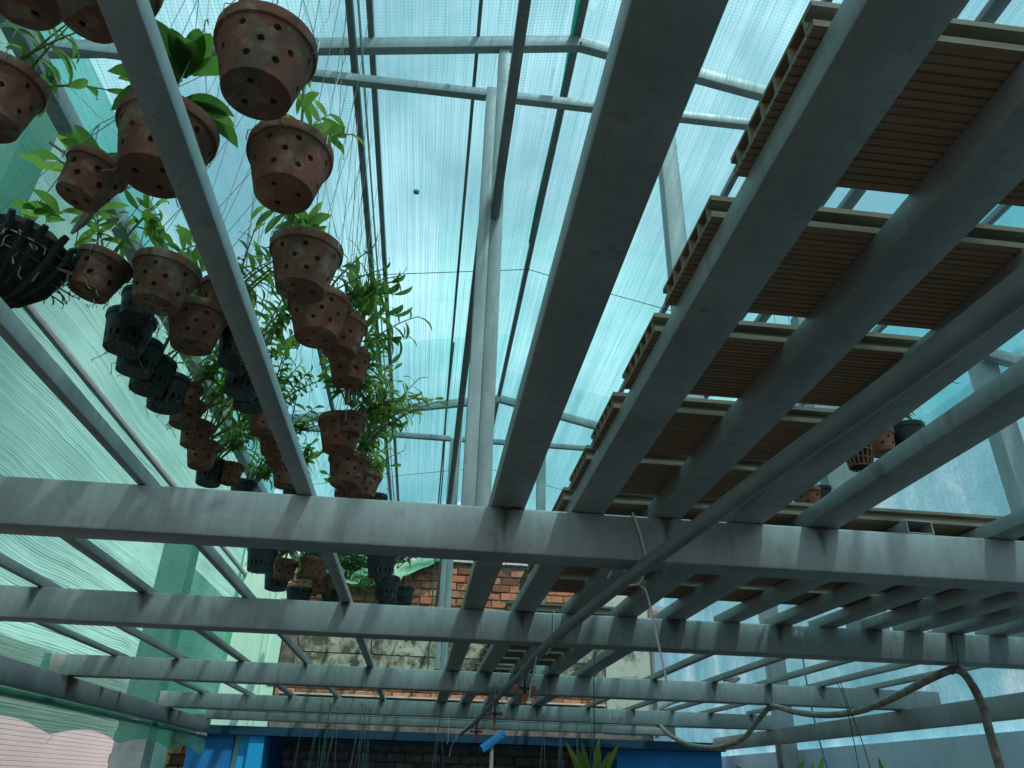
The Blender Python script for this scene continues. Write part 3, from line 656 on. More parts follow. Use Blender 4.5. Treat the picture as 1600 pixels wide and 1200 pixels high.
mb = MB(); mb.tube([(0, 0, 0), (0, 9.6, .012)], .024, 8)
put('net_pole', mb.mesh('net_pole', M['steel_dark']), (-2.14, -.4, .355), None, 'dark pipe under the rusty side beam along the net', 'pole', 'poles holding the left net')
for k, y in enumerate((3.84, 5.0, 6.16, 7.32, 8.48)):
    p = Vector((-2.11, y, .19)); pts = [p + Vector((.012 * math.sin(q * 1.7 + k), .015 * math.sin(q * 1.1), -.016 * q)) for q in range(4)]
    wire('tie_string', pts, .0013, M['string'], 'loose string tied to the %s scallop point of the left net from the front' % ORD[k], 'string', 'strings on the scalloped net edge', n=4)
# ------------------------------------------------------------------ pots
def pot_mb(D, H, Db, rim_h, rim_out, holes, hole_r, NS, slots=False, mi=0):
    """lathe wall of thickness with round openings; z=0 is the rim top"""
    mb = MB(); R, Rb = D / 2, Db / 2
    zr_ = -rim_h; Rw = R - rim_out
    NT = 14
    def wall(th, tt, inset=0.0):
        r = (Rw + (Rb - Rw) * tt) - inset; z = zr_ + (-H - zr_) * tt
        return (r * math.cos(th), r * math.sin(th), z)
    taken = set(); circ = []
    for (si, ti, dt) in holes:
        ok = all(((si + a) % NS, ti + b) not in taken for a in range(2) for b in range(dt))
        if not ok: continue
        for a in range(2):
            for b in range(dt): taken.add(((si + a) % NS, ti + b))
        circ.append((si, ti, dt))
    th = lambda s_: 2 * math.pi * s_ / NS
    vs = [wall(th(s_), t_ / NT) for s_ in range(NS) for t_ in range(NT + 1)]
    idx = lambda s_, t_: (s_ % NS) * (NT + 1) + t_
    fs = [(idx(s_, t_), idx(s_, t_ + 1), idx(s_ + 1, t_ + 1), idx(s_ + 1, t_)) for s_ in range(NS) for t_ in range(NT) if (s_, t_) not in taken]
    for (si, ti, dt) in circ:
        per = [(si, ti), (si + 1, ti), (si + 2, ti)] + [(si + 2, ti + b) for b in range(1, dt + 1)] + [(si + 1, ti + dt), (si, ti + dt)] + [(si, ti + b) for b in range(dt - 1, 0, -1)]
        c_s, c_t = si + 1, ti + dt / 2; n = len(per); base = len(vs)
        cr_ = Rw + (Rb - Rw) * c_t / NT; dz = (H - rim_h) / NT
        for lay, ins in ((0, 0), (1, .011)):
            for (s_, t_) in per:
                dx = (s_ - c_s) * th(1) * cr_; dy = (t_ - c_t) * dz; a = math.atan2(dy, dx)
                rr = hole_r
                ex, ey = rr * math.cos(a), rr * math.sin(a) * (dt / 2 if dt > 3 else 1)
                vs.append(wall(th(c_s) + ex / cr_, (c_t + ey / dz) / NT, ins))
        for k in range(n):
            k2 = (k + 1) % n
            fs.append((idx(*per[k]), base + k, base + k2, idx(*per[k2])))
            fs.append((base + k, base + n + k, base + n + k2, base + k2))
    mb.add(vs, fs, mi)
    # rim band, top, inner face
    prof = [(Rw, zr_), (R - .001, zr_ + .002), (R, zr_ + .005), (R, -.003), (R - .003, 0), (R - .012, 0), (R - .014, -.004), (Rw - .012, zr_)]
    prof += [(Rw - .012 + (Rb - Rw) * .9, -H * .92)]
    n = len(prof); vv = [(r * math.cos(th(s_)), r * math.sin(th(s_)), z) for s_ in range(NS) for r, z in prof]
    mb.add(vv, [(s_ * n + i, ((s_ + 1) % NS) * n + i, ((s_ + 1) % NS) * n + i + 1, s_ * n + i + 1) for s_ in range(NS) for i in range(n - 1)], mi)
    # bottom with openings: polar grid, NB sectors
    NB, NR = 24, 6; tak = set(); cc = []
    for k in range(3): a = 3 + k * 8; tak |= {(a, 2), (a + 1, 2), (a, 3), (a + 1, 3)}; cc.append(a)
    pv = lambda s_, t_: (Rb * t_ / NR * math.cos(2 * math.pi * s_ / NB), Rb * t_ / NR * math.sin(2 * math.pi * s_ / NB), -H)
    ring = [[pv(s_, t_) for t_ in range(1, NR + 1)] for s_ in range(NB)]
    vs = [p for r_ in ring for p in r_]; id2 = lambda s_, t_: (s_ % NB) * NR + t_ - 1; fs = []
    for s_ in range(NB):
        for t_ in range(1, NR):
            if (s_, t_) not in tak: fs.append((id2(s_, t_), id2(s_ + 1, t_), id2(s_ + 1, t_ + 1), id2(s_, t_ + 1)))
    for a in cc:
        per = [(a, 2), (a + 1, 2), (a + 2, 2), (a + 2, 3), (a + 2, 4), (a + 1, 4), (a, 4), (a, 3)]; base = len(vs)
        C0 = Vector(pv(a + 1, 3))
        for lay in (0, 1):
            for q in per:
                d = (Vector(pv(*q)) - C0).normalized() * hole_r; p = C0 + d; vs.append((p.x, p.y, p.z + .01 * lay))
        for k in range(8):
            k2 = (k + 1) % 8; fs.append((id2(*per[k]), id2(*per[k2]), base + k2, base + k)); fs.append((base + k, base + k2, base + 8 + k2, base + 8 + k))
    fs.append(tuple(id2(s_, 1) for s_ in range(NB - 1, -1, -1)))
    mb.add(vs, fs, mi)
    return mb
def fill_mb(D, H, Db, rim_h):
    mb = MB(); NS = 20; R, Rb = D / 2 - .026, Db / 2 - .013
    prof = [(0, -.014), (R * .6, -.008), (R, -.02), (R - .002, -rim_h - .004), (Rb, -H + .006), (0, -H + .012)]
    vv = []
    for s_ in range(NS):
        a = 2 * math.pi * s_ / NS
        for k, (r, z) in enumerate(prof): vv.append((r * math.cos(a), r * math.sin(a), z + (RND.uniform(-.006, .012) if 0 < k < 3 else 0)))
    n = len(prof); mb.add(vv, [(s_ * n + i, s_ * n + i + 1, ((s_ + 1) % NS) * n + i + 1, ((s_ + 1) % NS) * n + i) for s_ in range(NS) for i in range(n - 1)])
    return mb
def hanger_mb(D, up):
    mb = MB(); R = D / 2 - .006
    for k in range(3):
        a = .5 + k * 2.094
        e = Vector((R * math.cos(a), R * math.sin(a), 0))
        o_ = Vector(((R + .011) * math.cos(a), (R + .011) * math.sin(a), -.028))
        mb.tube([o_ - Vector((e.x * .12, e.y * .12, .004)), o_, o_ + Vector((0, 0, .03)), e + Vector((0, 0, .012)), e.lerp(Vector((0, 0, up)), .5), Vector((0, 0, up))], .0013, 4)
    mb.tube([(0, 0, up - .004), (.006, 0, up + .02), (0, 0, up + .034), (-.008, 0, up + .024)], .0016, 5)
    return mb
big_h = [(s_ * 6 + (0, 3, 1)[r] + (s_ * 5 % 2), (1, 5, 9)[r], 2) for r in range(3) for s_ in range(7)]
med_h = [(s_ * 5 + (1, 3)[r], (2, 7)[r], 3) for r in range(2) for s_ in range(6)]
slot_h = [(s_ * 3, 7, 5) for s_ in range(16)]
POT = {'big': dict(D=.195, H=.140, Db=.128, rim=.030, out=.007, holes=big_h, hr=.0075, NS=42, mat='terra'),
       'med': dict(D=.150, H=.112, Db=.105, rim=.024, out=.006, holes=med_h, hr=.0088, NS=32, mat='terra'),
       'black': dict(D=.153, H=.122, Db=.116, rim=.024, out=.005, holes=slot_h, hr=.0046, NS=48, mat='black')}
for k, d in POT.items():
    d['me'] = pot_mb(d['D'], d['H'], d['Db'], d['rim'], d['out'], d['holes'], d['hr'], d['NS']).mesh('pot_body', M[d['mat']], 40)
    d['fill'] = fill_mb(d['D'], d['H'], d['Db'], d['rim']).mesh('potting_bark', M['bark'], 40)
    d['hang'] = hanger_mb(d['D'], .30).mesh('wire_hanger', M['wire'])
def root_fringe(D, seed):
    r = random.Random(seed); mb = MB()
    for k in range(26):
        a = r.uniform(0, 6.28); R = D * .5 * r.uniform(.55, .95); z = -.105; p = Vector((R * math.cos(a), R * math.sin(a), z + r.uniform(-.02, .05)))
        pts = [p]
        for q in range(4): p = p + Vector((r.uniform(-.012, .012), r.uniform(-.012, .012), r.uniform(-.016, .004))); pts.append(p)
        mb.tube(pts, .0013, 3)
    return mb
fringe_me = [root_fringe(.13, s_).mesh('hanging_roots', M['root']) for s_ in range(3)]
def pot(kind, x, y, z, lab, group, tilt=(0, 0), D=None, top=None, roots=False, rz=None):
    d = POT[kind]; s_ = (D / d['D']) if D else 1.0
    t = thing('terracotta_pot' if d['mat'] == 'terra' else 'black_plastic_pot', lab, 'pot', (x, y, z), group, None, s_)
    t.rotation_mode = 'ZYX'; t.rotation_euler = Euler((tilt[0], tilt[1], RND.uniform(0, 6.28) if rz is None else rz), 'ZYX')
    put('pot_body', d['me'], (0, 0, 0), t); put('potting_bark', d['fill'], (0, 0, 0), t); put('wire_hanger', d['hang'], (0, 0, 0), t)
    if roots or RND.random() < .35: put('hanging_roots', fringe_me[RND.randrange(3)], (0, 0, 0), t, kind='stuff')
    if top is not None:
        a = Vector((0, 0, .325)); b_ = Vector(((top[0] - x) / s_, (top[1] - y) / s_, (top[2] - z) / s_))
        wr = wire_local([a, b_], .0012 / s_, t)
    return t
def wire_local(pts, r, t):
    mb = MB(); R_ = t.rotation_euler.to_matrix().transposed()
    mb.tube([R_ @ Vector(p) if i else Vector(p) for i, p in enumerate(pts)], r, 4); return put('hanging_wire', mb.mesh('hanging_wire', M['wire']), (0, 0, 0), t)

# ------------------------------------------------------------------ plants
def leaf_mesh(name, Lf, W, curl, fold, mt, nseg=7, tip=1.0):
    mb = MB(); vs = []; fs = []
    x, z, ang = 0.0, 0.0, 0.0
    for i in range(nseg + 1):
        a = i / nseg; w = W / 2 * (math.sin(math.pi * min(1, a * .93 + .05)) ** .75) * (1 if a < .97 else .25)
        if i == nseg: w = .0006
        lift = w * fold
        vs += [(x, -w, z + lift), (x, 0, z), (x, w, z + lift)]
        ang -= curl / nseg * (.6 + .8 * a); x += Lf / nseg * math.cos(ang); z += Lf / nseg * math.sin(ang)
    for i in range(nseg):
        o = i * 3; fs += [(o, o + 3, o + 4, o + 1), (o + 1, o + 4, o + 5, o + 2)]
    mb.add(vs, fs); return mb.mesh(name, mt, 180)
LEAF = {}
for key, mt in (('leaf', 'leaf'), ('yellow', 'leaf_yellow')):
    LEAF[key] = [leaf_mesh('leaf', Lf, W, c, .28, M[mt]) for Lf, W, c in ((.092, .023, 1.0), (.106, .025, 1.4), (.084, .024, .7), (.098, .020, 1.7), (.074, .022, 1.1))]
LEAF['dark'] = [leaf_mesh('leaf', Lf, W, c, .22, M['leaf_dark'], 9) for Lf, W, c in ((.135, .050, .9), (.120, .046, .7), (.145, .050, 1.2))]
LEAF['small'] = [leaf_mesh('leaf', Lf, W, c, .25, M['leaf']) for Lf, W, c in ((.056, .026, .8), (.064, .027, 1.1), (.050, .025, .6))]
LEAF['strap'] = [leaf_mesh('leaf', Lf, W, c, .35, M['leaf'], 9) for Lf, W, c in ((.26, .026, .8), (.30, .027, 1.2), (.22, .026, .5))]
LEAF['stuff'] = LEAF['leaf']
def orient(d, side, up):
    """basis with local x along d"""
    d = d.normalized(); y = up.cross(d)
    if y.length < 1e-3: y = Vector((0, 1, 0)).cross(d)
    y.normalize(); z = d.cross(y)
    return Matrix((d, y, z)).transposed()
def plant(x, y, z, lab, kind='leaf', n=4, hgt=.28, lean=(0, 0), spread=.6, nl=9, seed=0, droop=.5, joined=False, group='orchids growing in the hanging pots', base=.03, bare=.25, lscale=1.0):
    r = random.Random(seed * 77 + 5)
    t = thing('orchid_plant', lab, 'orchid', (x, y, z), group)
    allm = MB(); cnt = 0
    for c in range(n):
        a = r.uniform(0, 6.28); b0 = Vector((base * math.cos(a) * r.uniform(.3, 1), base * math.sin(a) * r.uniform(.3, 1), -.012))
        d = Vector((lean[0] + spread * r.uniform(-.5, .5), lean[1] + spread * r.uniform(-.5, .5), 1)).normalized()
        h = hgt * r.uniform(.65, 1.1); pts = [b0]; K = 9; p = b0.copy()
        bend = Vector((d.x, d.y, 0)) * droop + Vector((r.uniform(-.12, .12), r.uniform(-.12, .12), 0))
        dd = d.copy()
        for k in range(K):
            dd = (dd + bend * .16 - Vector((0, 0, .075 * droop * k / K * 2))).normalized(); p = p + dd * h / K; pts.append(p.copy())
        mb = MB(); mb.tube(pts, [.0042 - .0026 * i / K for i in range(K + 1)], 6)
        put('cane', mb.mesh('cane', M['cane']), (0, 0, 0), t)
        pl = r.uniform(0, 3.14)
        for k in range(nl):
            u = bare + (1 - bare) * (k + .5) / nl; q = u * K; i = min(K - 1, int(q)); pos = pts[i].lerp(pts[i + 1], q - i); ax = (pts[i + 1] - pts[i]).normalized()
            az = pl + (k % 2) * math.pi + r.uniform(-.45, .45)
            sd = Vector((math.cos(az), math.sin(az), 0)); sd = (sd - ax * sd.dot(ax)).normalized()
            ld = (sd * 1.0 + ax * r.uniform(.25, .75)).normalized()
            if k == nl - 1: ld = (sd * .35 + ax).normalized()
            m3 = orient(ld, sd, ax)
            me = r.choice(LEAF[kind]); sc = lscale * r.uniform(.75, 1.15) * (.75 if k >= nl - 2 else 1)
            if joined:
                vs = [pos + m3 @ (Vector(v.co) * sc) for v in me.vertices]; allm.add(vs, [tuple(f.vertices) for f in me.polygons])
            else:
                o = bpy.data.objects.new('leaf', me); COL.objects.link(o); o.parent = t
                o.matrix_local = Matrix.Translation(pos) @ m3.to_4x4() @ Matrix.Diagonal((sc, sc, sc, 1)); cnt += 1
    if joined: put('leaves', allm.mesh('leaves', M['leaf'], 180), (0, 0, 0), t, kind='stuff')
    return t
def rosette(x, y, z, lab, kind, n, seed, elev=(.4, 1.0), group=None, dirs=None, sc=1.0):
    r = random.Random(seed); t = thing('orchid_plant', lab, 'orchid', (x, y, z), group)
    for k in range(n):
        if dirs: a = dirs[k % len(dirs)] + r.uniform(-.2, .2)
        else: a = 6.283 * k / n + r.uniform(-.3, .3)
        e = r.uniform(*elev); d = Vector((math.cos(a) * math.cos(e), math.sin(a) * math.cos(e), math.sin(e)))
        me = LEAF[kind][k % len(LEAF[kind])]; m3 = orient(d, d, Vector((0, 0, 1)))
        o = bpy.data.objects.new('leaf', me); COL.objects.link(o); o.parent = t
        s_ = sc * r.uniform(.85, 1.15); o.matrix_local = Matrix.Translation(Vector((math.cos(a) * .01, math.sin(a) * .01, .012 * (k // 2)))) @ m3.to_4x4() @ Matrix.Diagonal((s_, s_, s_, 1))
    return t

ZP = 1.30
pr = lambda x: zroof(x) - .06
# right row: x about -.41
GR, GM, GL = 'pots hanging in the right row', 'pots hanging in the middle row', 'pots hanging in the left row'
right = [('big', -.410, 1.040, .200, 0, 'largest looking terracotta pot at the top of the picture, nearest of the right hanging row'),
         ('big', -.402, 1.320, .196, 0, 'terracotta pot with a worn white mark on its rim, right below the topmost pot'),
         ('big', -.410, 1.680, .198, 0, 'terracotta pot with chalky left side, third from the top in the right row'),
         ('big', -.408, 1.960, .190, 0, 'pale streaked terracotta pot, fourth from the top in the right row'),
         ('big', -.345, 2.060, .160, 0, 'terracotta pot mostly hidden behind the pale streaked fourth pot'),
         ('med', -.338, 2.250, .146, 0, 'smaller terracotta pot with large holes just above the leafy bush of the right row'),
         ('med', -.365, 2.740, .110, 0, 'small terracotta pot buried in the leafy bush of the right row'),
         ('big', -.410, 2.800, .190, 0, 'terracotta pot directly below the leafy bush of the right row'),
         ('big', -.408, 3.210, .194, 0, 'terracotta pot second below the leafy bush of the right row'),
         ('big', -.355, 3.440, .160, 0, 'terracotta pot peeking out behind the second pot below the leafy bush'),
         ('big', -.430, 3.660, .180, 0, 'terracotta pot touching the nearest cross beam in the right row'),
         ('black', -.318, 3.720, .130, 1, 'black pot with roots just above the nearest cross beam, end of the right row'),
         ('black', -.325, 4.810, .200, 1, 'topmost of the black root covered pots below the nearest cross beam'),
         ('black', -.310, 5.420, .190, 1, 'second of the black root covered pots below the nearest cross beam'),
         ('black', -.322, 6.080, .190, 1, 'lowest of the black root covered pots in front of the brick wall'),
         ('black', -.190, 5.780, .150, 1, 'small black pot sticking out right in front of the brick wall')]
for k, (kd, x, y, D, ro, lab) in enumerate(right):
    pot(kd, x, y, ZP + RND.uniform(-.008, .008), lab, GR, (RND.uniform(-.06, .06), RND.uniform(-.06, .06)), D, (-.425, y + RND.uniform(-.05, .05), pr(-.425)), bool(ro))
middle = [('big', -.665, 1.280, .215, 0, 'terracotta pot with broad dark leaves behind the first thin joist'),
          ('big', -.736, 1.020, .195, 0, 'terracotta pot at the top edge half hidden by the first thin joist'),
          ('big', -.743, 2.120, .186, 0, 'terracotta pot behind the first thin joist, seen on both its sides'),
          ('big', -.795, 2.060, .186, 0, 'clean terracotta pot left of the first thin joist below the chalky pot'),
          ('black', -.690, 2.190, .148, 0, 'tall looking black pot left of the first thin joist'),
          ('black', -.710, 2.400, .140, 1, 'black pot under the tall looking black pot beside the first thin joist'),
          ('black', -.720, 2.540, .134, 1, 'lowest of three black pots beside the first thin joist'),
          ('big', -.700, 2.760, .154, 0, 'terracotta pot just below the three black pots of the middle row'),
          ('big', -.700, 2.960, .149, 0, 'second terracotta pot below the three black pots of the middle row'),
          ('med', -.700, 3.100, .142, 0, 'third terracotta pot below the three black pots of the middle row'),
          ('med', -.710, 3.340, .140, 0, 'fourth terracotta pot below the three black pots of the middle row'),
          ('black', -.705, 3.62, .135, 1, 'black rooted pot of the middle row resting its view on the nearest cross beam'),
          ('big', -.785, 5.05, .180, 0, 'upper terracotta pot below the nearest cross beam, left of the first thin joist'),
          ('med', -.775, 5.50, .170, 0, 'lower terracotta pot below the nearest cross beam, left of the first thin joist'),
          ('black', -.760, 6.00, .160, 1, 'dark pot under the terracotta pots below the nearest cross beam')]
for k, (kd, x, y, D, ro, lab) in enumerate(middle):
    pot(kd, x, y, (1.42 if k == 2 else 1.44 if k == 1 else ZP) + RND.uniform(-.008, .008), lab, GM, (RND.uniform(-.07, .07), RND.uniform(-.07, .07)), D, (-.76, y + RND.uniform(-.05, .05), pr(-.76)), bool(ro))
left = [('big', -.735, .858, .185, 0, 'dark terracotta pot cut off by the top left corner of the picture', None),
        ('big', -.995, 1.205, .176, 0, 'terracotta pot cut off by the left edge of the picture', None),
        ('med', -.875, 1.440, .142, 0, 'small tilted terracotta pot with daylight showing through its holes', (.0, .22)),
        ('med', -1.000, 1.840, .156, 0, 'tilted terracotta pot with large round holes beside the dark slatted basket', (.0, .20)),
        ('black', -.955, 2.010, .115, 0, 'bluish black pot behind the tilted pot with large round holes', None),
        ('big', -.820, 1.825, .186, 0, 'chalky terracotta pot directly left of the first thin joist', (.05, .08)),
        ('black', -1.020, 2.130, .153, 1, 'first and largest black slotted pot of the left row', None),
        ('black', -1.040, 2.290, .145, 1, 'second black slotted pot of the left row from the top', None),
        ('black', -1.040, 2.430, .151, 1, 'third black slotted pot of the left row from the top', None),
        ('black', -1.020, 2.550, .153, 1, 'fourth black slotted pot of the left row from the top', None),
        ('med', -.970, 2.600, .118, 0, 'terracotta pot just behind the fourth black slotted pot', None),
        ('med', -1.000, 2.740, .138, 0, 'grubby terracotta pot below the four black slotted pots', None),
        ('med', -1.010, 2.930, .138, 0, 'terracotta pot second below the four black slotted pots', None),
        ('med', -1.050, 3.170, .146, 0, 'terracotta pot third below the four black slotted pots', None),
        ('black', -1.060, 3.380, .142, 0, 'black pot with pale holes at the lower end of the left row', None),
        ('med', -.975, 3.400, .120, 0, 'small terracotta pot beside the black pot at the lower end of the left row', None),
        ('black', -.965, 3.640, .130, 0, 'black pot barely showing above the nearest cross beam at left', None),
        ('black', -1.080, 4.820, .190, 1, 'upper black pot below the nearest cross beam at left', None),
        ('med', -.975, 5.10, .170, 0, 'terracotta pot between the black pots below the nearest cross beam at left', None),
        ('black', -1.055, 5.30, .190, 1, 'middle black pot below the nearest cross beam at left', None),
        ('black', -1.000, 5.95, .200, 1, 'lowest black pot below the nearest cross beam at left', None)]
for k, (kd, x, y, D, ro, lab, tl) in enumerate(left):
    pot(kd, x, y, (1.24 if k == 0 else ZP) + RND.uniform(-.008, .008), lab, GL, tl or (RND.uniform(-.07, .07), RND.uniform(-.07, .07)), D, (-1.40, y + RND.uniform(-.08, .08), pr(-1.40) - .06) if k % 3 == 0 else (-.78, y, pr(-.78)), bool(ro))
rp = [('black', 1.93, 2.62, 1.37, .150, 'black pot hanging in front of the cloudy sheeting at right'),
      ('med', 1.80, 2.62, 1.33, .125, 'terracotta pot hanging left of the black pot in front of the cloudy sheeting'),
      ('med', 1.62, 2.95, 1.185, .130, 'terracotta pot hanging low above the long board at right'),
      ('black', 1.73, 3.02, 1.22, .130, 'dark netted pot beside the low terracotta pot at right')]
for kd, x, y, z, D, lab in rp: pot(kd, x, y, z, lab, 'pots hanging at the right', (RND.uniform(-.1, .1), RND.uniform(-.1, .1)), D, (x, y, zroof(x) - .02), kd == 'black')

# plants: (x, y, label, kind, canes, height, lean, leaves per cane, joined)
PL = [(-.41, 1.04, 'short green orchid in the topmost pot', 'small', 3, .20, (-.6, .2), 6, 0),
      (-.40, 1.32, 'orchid with a tall upright cane in the pot below the topmost pot', 'leaf', 4, .30, (.35, .10), 8, 0),
      (-.41, 1.68, 'orchid with bare canes in the third pot of the right row', 'leaf', 5, .30, (-.1, .2), 8, 0),
      (-.40, 1.96, 'orchid arching out to the right beyond the purlins from the fourth pot', 'leaf', 7, .36, (.75, .05), 9, 0),
      (-.34, 2.06, 'dense orchid behind the fourth pot of the right row', 'leaf', 5, .30, (.35, .2), 9, 0),
      (-.34, 2.25, 'narrow leaved orchid in the smaller pot with large holes', 'leaf', 4, .26, (.5, .1), 8, 0),
      (-.36, 2.63, 'wide leafy orchid bush in the middle of the right row', 'leaf', 15, .26, (-.12, -.25), 9, 0),
      (-.40, 2.80, 'yellowish orchid hanging to the right below the leafy bush', 'yellow', 9, .34, (.75, .0), 9, 0),
      (-.41, 3.21, 'orchid behind the second pot below the leafy bush', 'leaf', 7, .30, (.4, .0), 8, 0),
      (-.40, 3.50, 'yellow green orchid above the nearest cross beam in the right row', 'yellow', 7, .28, (.5, .1), 8, 0),
      (-.43, 3.70, 'low orchid touching the nearest cross beam in the right row', 'small', 6, .2, (-.3, 0), 8, 0),
      (-.69, 2.0, 'leafy orchid right of the first thin joist below the broad leaves', 'leaf', 6, .30, (.35, .0), 9, 0),
      (-.69, 2.42, 'upright leafy cane orchid just right of the first thin joist', 'small', 4, .34, (.35, .1), 14, 0),
      (-.70, 2.76, 'leafy orchid behind the first thin joist above the terracotta pots', 'small', 4, .30, (.4, .1), 12, 0),
      (-.70, 3.10, 'orchid peeking right of the lower end of the first thin joist', 'small', 5, .24, (.4, .0), 9, 0),
      (-.71, 3.5, 'curly leaved orchid beside the lower end of the first thin joist', 'leaf', 6, .22, (.3, .0), 8, 0),
      (-.80, 2.06, 'orchid in the clean terracotta pot of the middle row', 'leaf', 4, .22, (-.2, .3), 8, 0),
      (-1.0, 1.21, 'broad green leaved orchid in the pot at the left edge', 'leaf', 4, .24, (.35, .2), 7, 0),
      (-.89, 1.44, 'orchid with one upright leafy cane in the small tilted pot', 'leaf', 3, .27, (.05, .25), 7, 0),
      (-1.01, 1.83, 'orchid with arching leaves in the tilted pot beside the dark basket', 'leaf', 4, .27, (.0, .1), 7, 0),
      (-.82, 1.82, 'orchid with stripped canes in the chalky pot of the left row', 'leaf', 5, .27, (-.05, .15), 7, 0),
      (-1.02, 2.13, 'small sprout in the first black slotted pot', 'small', 2, .12, (.2, 0), 5, 0),
      (-.98, 2.35, 'orchid behind the black slotted pots of the left row', 'small', 4, .2, (.4, 0), 8, 0),
      (-.97, 2.60, 'orchid with drooping leaves right of the fourth black slotted pot', 'leaf', 7, .30, (.5, .0), 8, 0),
      (-1.0, 2.84, 'orchid with drooping leaves below the black slotted pots', 'leaf', 7, .30, (.55, .0), 8, 0),
      (-1.0, 3.05, 'bright bushy orchid in the lower left row', 'yellow', 7, .30, (.5, .0), 8, 0),
      (-1.02, 3.30, 'bright bushy orchid nearest to the cross beam in the left row', 'leaf', 8, .30, (.5, .0), 8, 0),
      (-.93, 3.62, 'green orchid just above the cross beam at left', 'leaf', 7, .26, (.4, .0), 8, 0),
      (-1.0, 4.9, 'sunlit orchid seen below the nearest cross beam at left', 'yellow', 9, .30, (.5, .0), 9, 1),
      (-.94, 5.45, 'green orchid between the black pots seen below the nearest cross beam', 'leaf', 10, .32, (.5, .0), 9, 1),
      (-.90, 6.0, 'yellow tipped orchid seen just above the second cross beam', 'yellow', 9, .32, (.4, -.2), 9, 1),
      (-.55, 5.9, 'dry looking yellow orchid right of the first thin joist in front of the brick wall', 'yellow', 5, .34, (.3, -.2), 7, 1),
      (-.25, 5.0, 'orchid with hanging stems beside the black root covered pots', 'leaf', 6, .36, (.4, -.1), 8, 1),
      (-.86, 5.25, 'lush drooping orchid just under the nearest cross beam at left', 'leaf', 10, .34, (.3, -.4), 9, 1),
      (-.60, 5.4, 'bright drooping orchid right of the first thin joist under the nearest cross beam', 'yellow', 9, .34, (.2, -.4), 9, 1),
      (-.72, 3.0, 'fresh green orchid trailing between the left and middle pot rows', 'leaf', 8, .30, (-.5, .1), 9, 0),
      (-.86, 2.75, 'dense green orchid trailing right of the terracotta pots in the left row', 'leaf', 9, .30, (.4, .1), 9, 0),
      (-.62, 2.2, 'slender orchid trailing right of the first thin joist near the fourth pot', 'leaf', 5, .30, (.2, .1), 9, 0),
      (-.30, 2.95, 'pale drooping orchid at the right edge of the right row', 'yellow', 8, .34, (.45, -.2), 9, 0),
      (1.60, 2.75, 'green sprig showing between the boards at right', 'leaf', 3, .22, (-.4, -.4), 6, 0),
      (1.90, 2.62, 'green leaves above the black pot at right', 'leaf', 3, .16, (-.3, .0), 6, 0)]
for i, (x, y, lab, kd, n, h, ln, nl, jn) in enumerate(PL):
    n = n + (1 if y > 2.5 and n > 2 else 0) - (1 if 1.9 < y < 2.5 and n > 4 else 0)
    dr = .55
    if jn: dr, n = 1.5, n + 3
    plant(x, y, (1.27 if jn else 1.30 if x < 1 else (1.2 if y > 2.7 else 1.37)), lab, kd, n, h, ln, .75, nl + (2 if y > 2.5 else 1), i + 1, dr, bool(jn))
o = rosette(-.665, 1.28, 1.365, 'orchid with broad thick dark leaves in the pot behind the first thin joist', 'dark', 18, 4, (.0, .75), 'orchids growing in the hanging pots', None, 1.12)
# ------------------------------------------------------------------ dark slatted basket
t = thing('slatted_basket', 'dark slatted basket with prongs and roots cut off by the left edge', 'basket', (-1.175, 1.745, 1.27), None, (.16, .26, 0))
rs = random.Random(21)
for k in range(18):
    a = 6.283 * k / 18 + rs.uniform(-.09, .09); R = .125 * rs.uniform(.93, 1.08); pts = []
    for q in range(8):
        s_ = q / 7; r_ = R * (1 - .62 * s_ ** 2.2); pts.append((r_ * math.cos(a), r_ * math.sin(a), -.175 * s_))
    pts.insert(0, (R * 1.14 * math.cos(a), R * 1.14 * math.sin(a), .022 + rs.uniform(-.02, .015))); pts.insert(1, (R * 1.06 * math.cos(a), R * 1.06 * math.sin(a), .016))
    mb = MB(); mb.tube(pts, [.008, .0105] + [.0105] * 6 + [.008, .006], 5); put('stave', mb.mesh('stave', M['black']), (0, 0, 0), t)
for z, r_ in ((-.02, .131), (-.06, .124), (-.10, .108), (-.14, .082)):
    mb = MB(); mb.tube([(r_ * math.cos(6.2832 * k / 28), r_ * math.sin(6.2832 * k / 28), z) for k in range(29)], .004, 4); put('hoop', mb.mesh('hoop', M['black']), (0, 0, 0), t)
mb = MB(); NS = 22; prof = [(0, .05), (.07, .045), (.122, .012), (.126, -.05), (.110, -.11), (.07, -.165), (0, -.185)]
vv = []
for s_ in range(NS):
    a = 6.2832 * s_ / NS
    for r_, z in prof:
        q = 1 + .10 * noise.noise((math.cos(a) * 3, math.sin(a) * 3, z * 30)); vv.append((r_ * q * math.cos(a), r_ * q * math.sin(a), z))
n = len(prof); mb.add(vv, [(s_ * n + i, s_ * n + i + 1, ((s_ + 1) % NS) * n + i + 1, ((s_ + 1) % NS) * n + i) for s_ in range(NS) for i in range(n - 1)])
put('potting_bark', mb.mesh('potting_bark', M['bark']), (0, 0, 0), t)
mb = MB(); rr = random.Random(3)
for k in range(70):
    a = rr.uniform(0, 6.28); p = Vector((.11 * math.cos(a), .11 * math.sin(a), rr.uniform(-.09, 0))); pts = [p]; d = Vector((math.cos(a), math.sin(a), rr.uniform(-.6, .5)))
    for q in range(5): d = (d + Vector((rr.uniform(-.5, .5), rr.uniform(-.5, .5), rr.uniform(-.6, .3)))).normalized(); p = p + d * .012; pts.append(p)
    mb.tube(pts, .0022, 4)
put('roots', mb.mesh('roots', M['root']), (0, 0, 0), t, kind='stuff')
mb = MB()
for k in range(3): a = k * 2.1 + .4; mb.tube([(.12 * math.cos(a), .12 * math.sin(a), .01), (0, 0, .42)], .0015, 4)
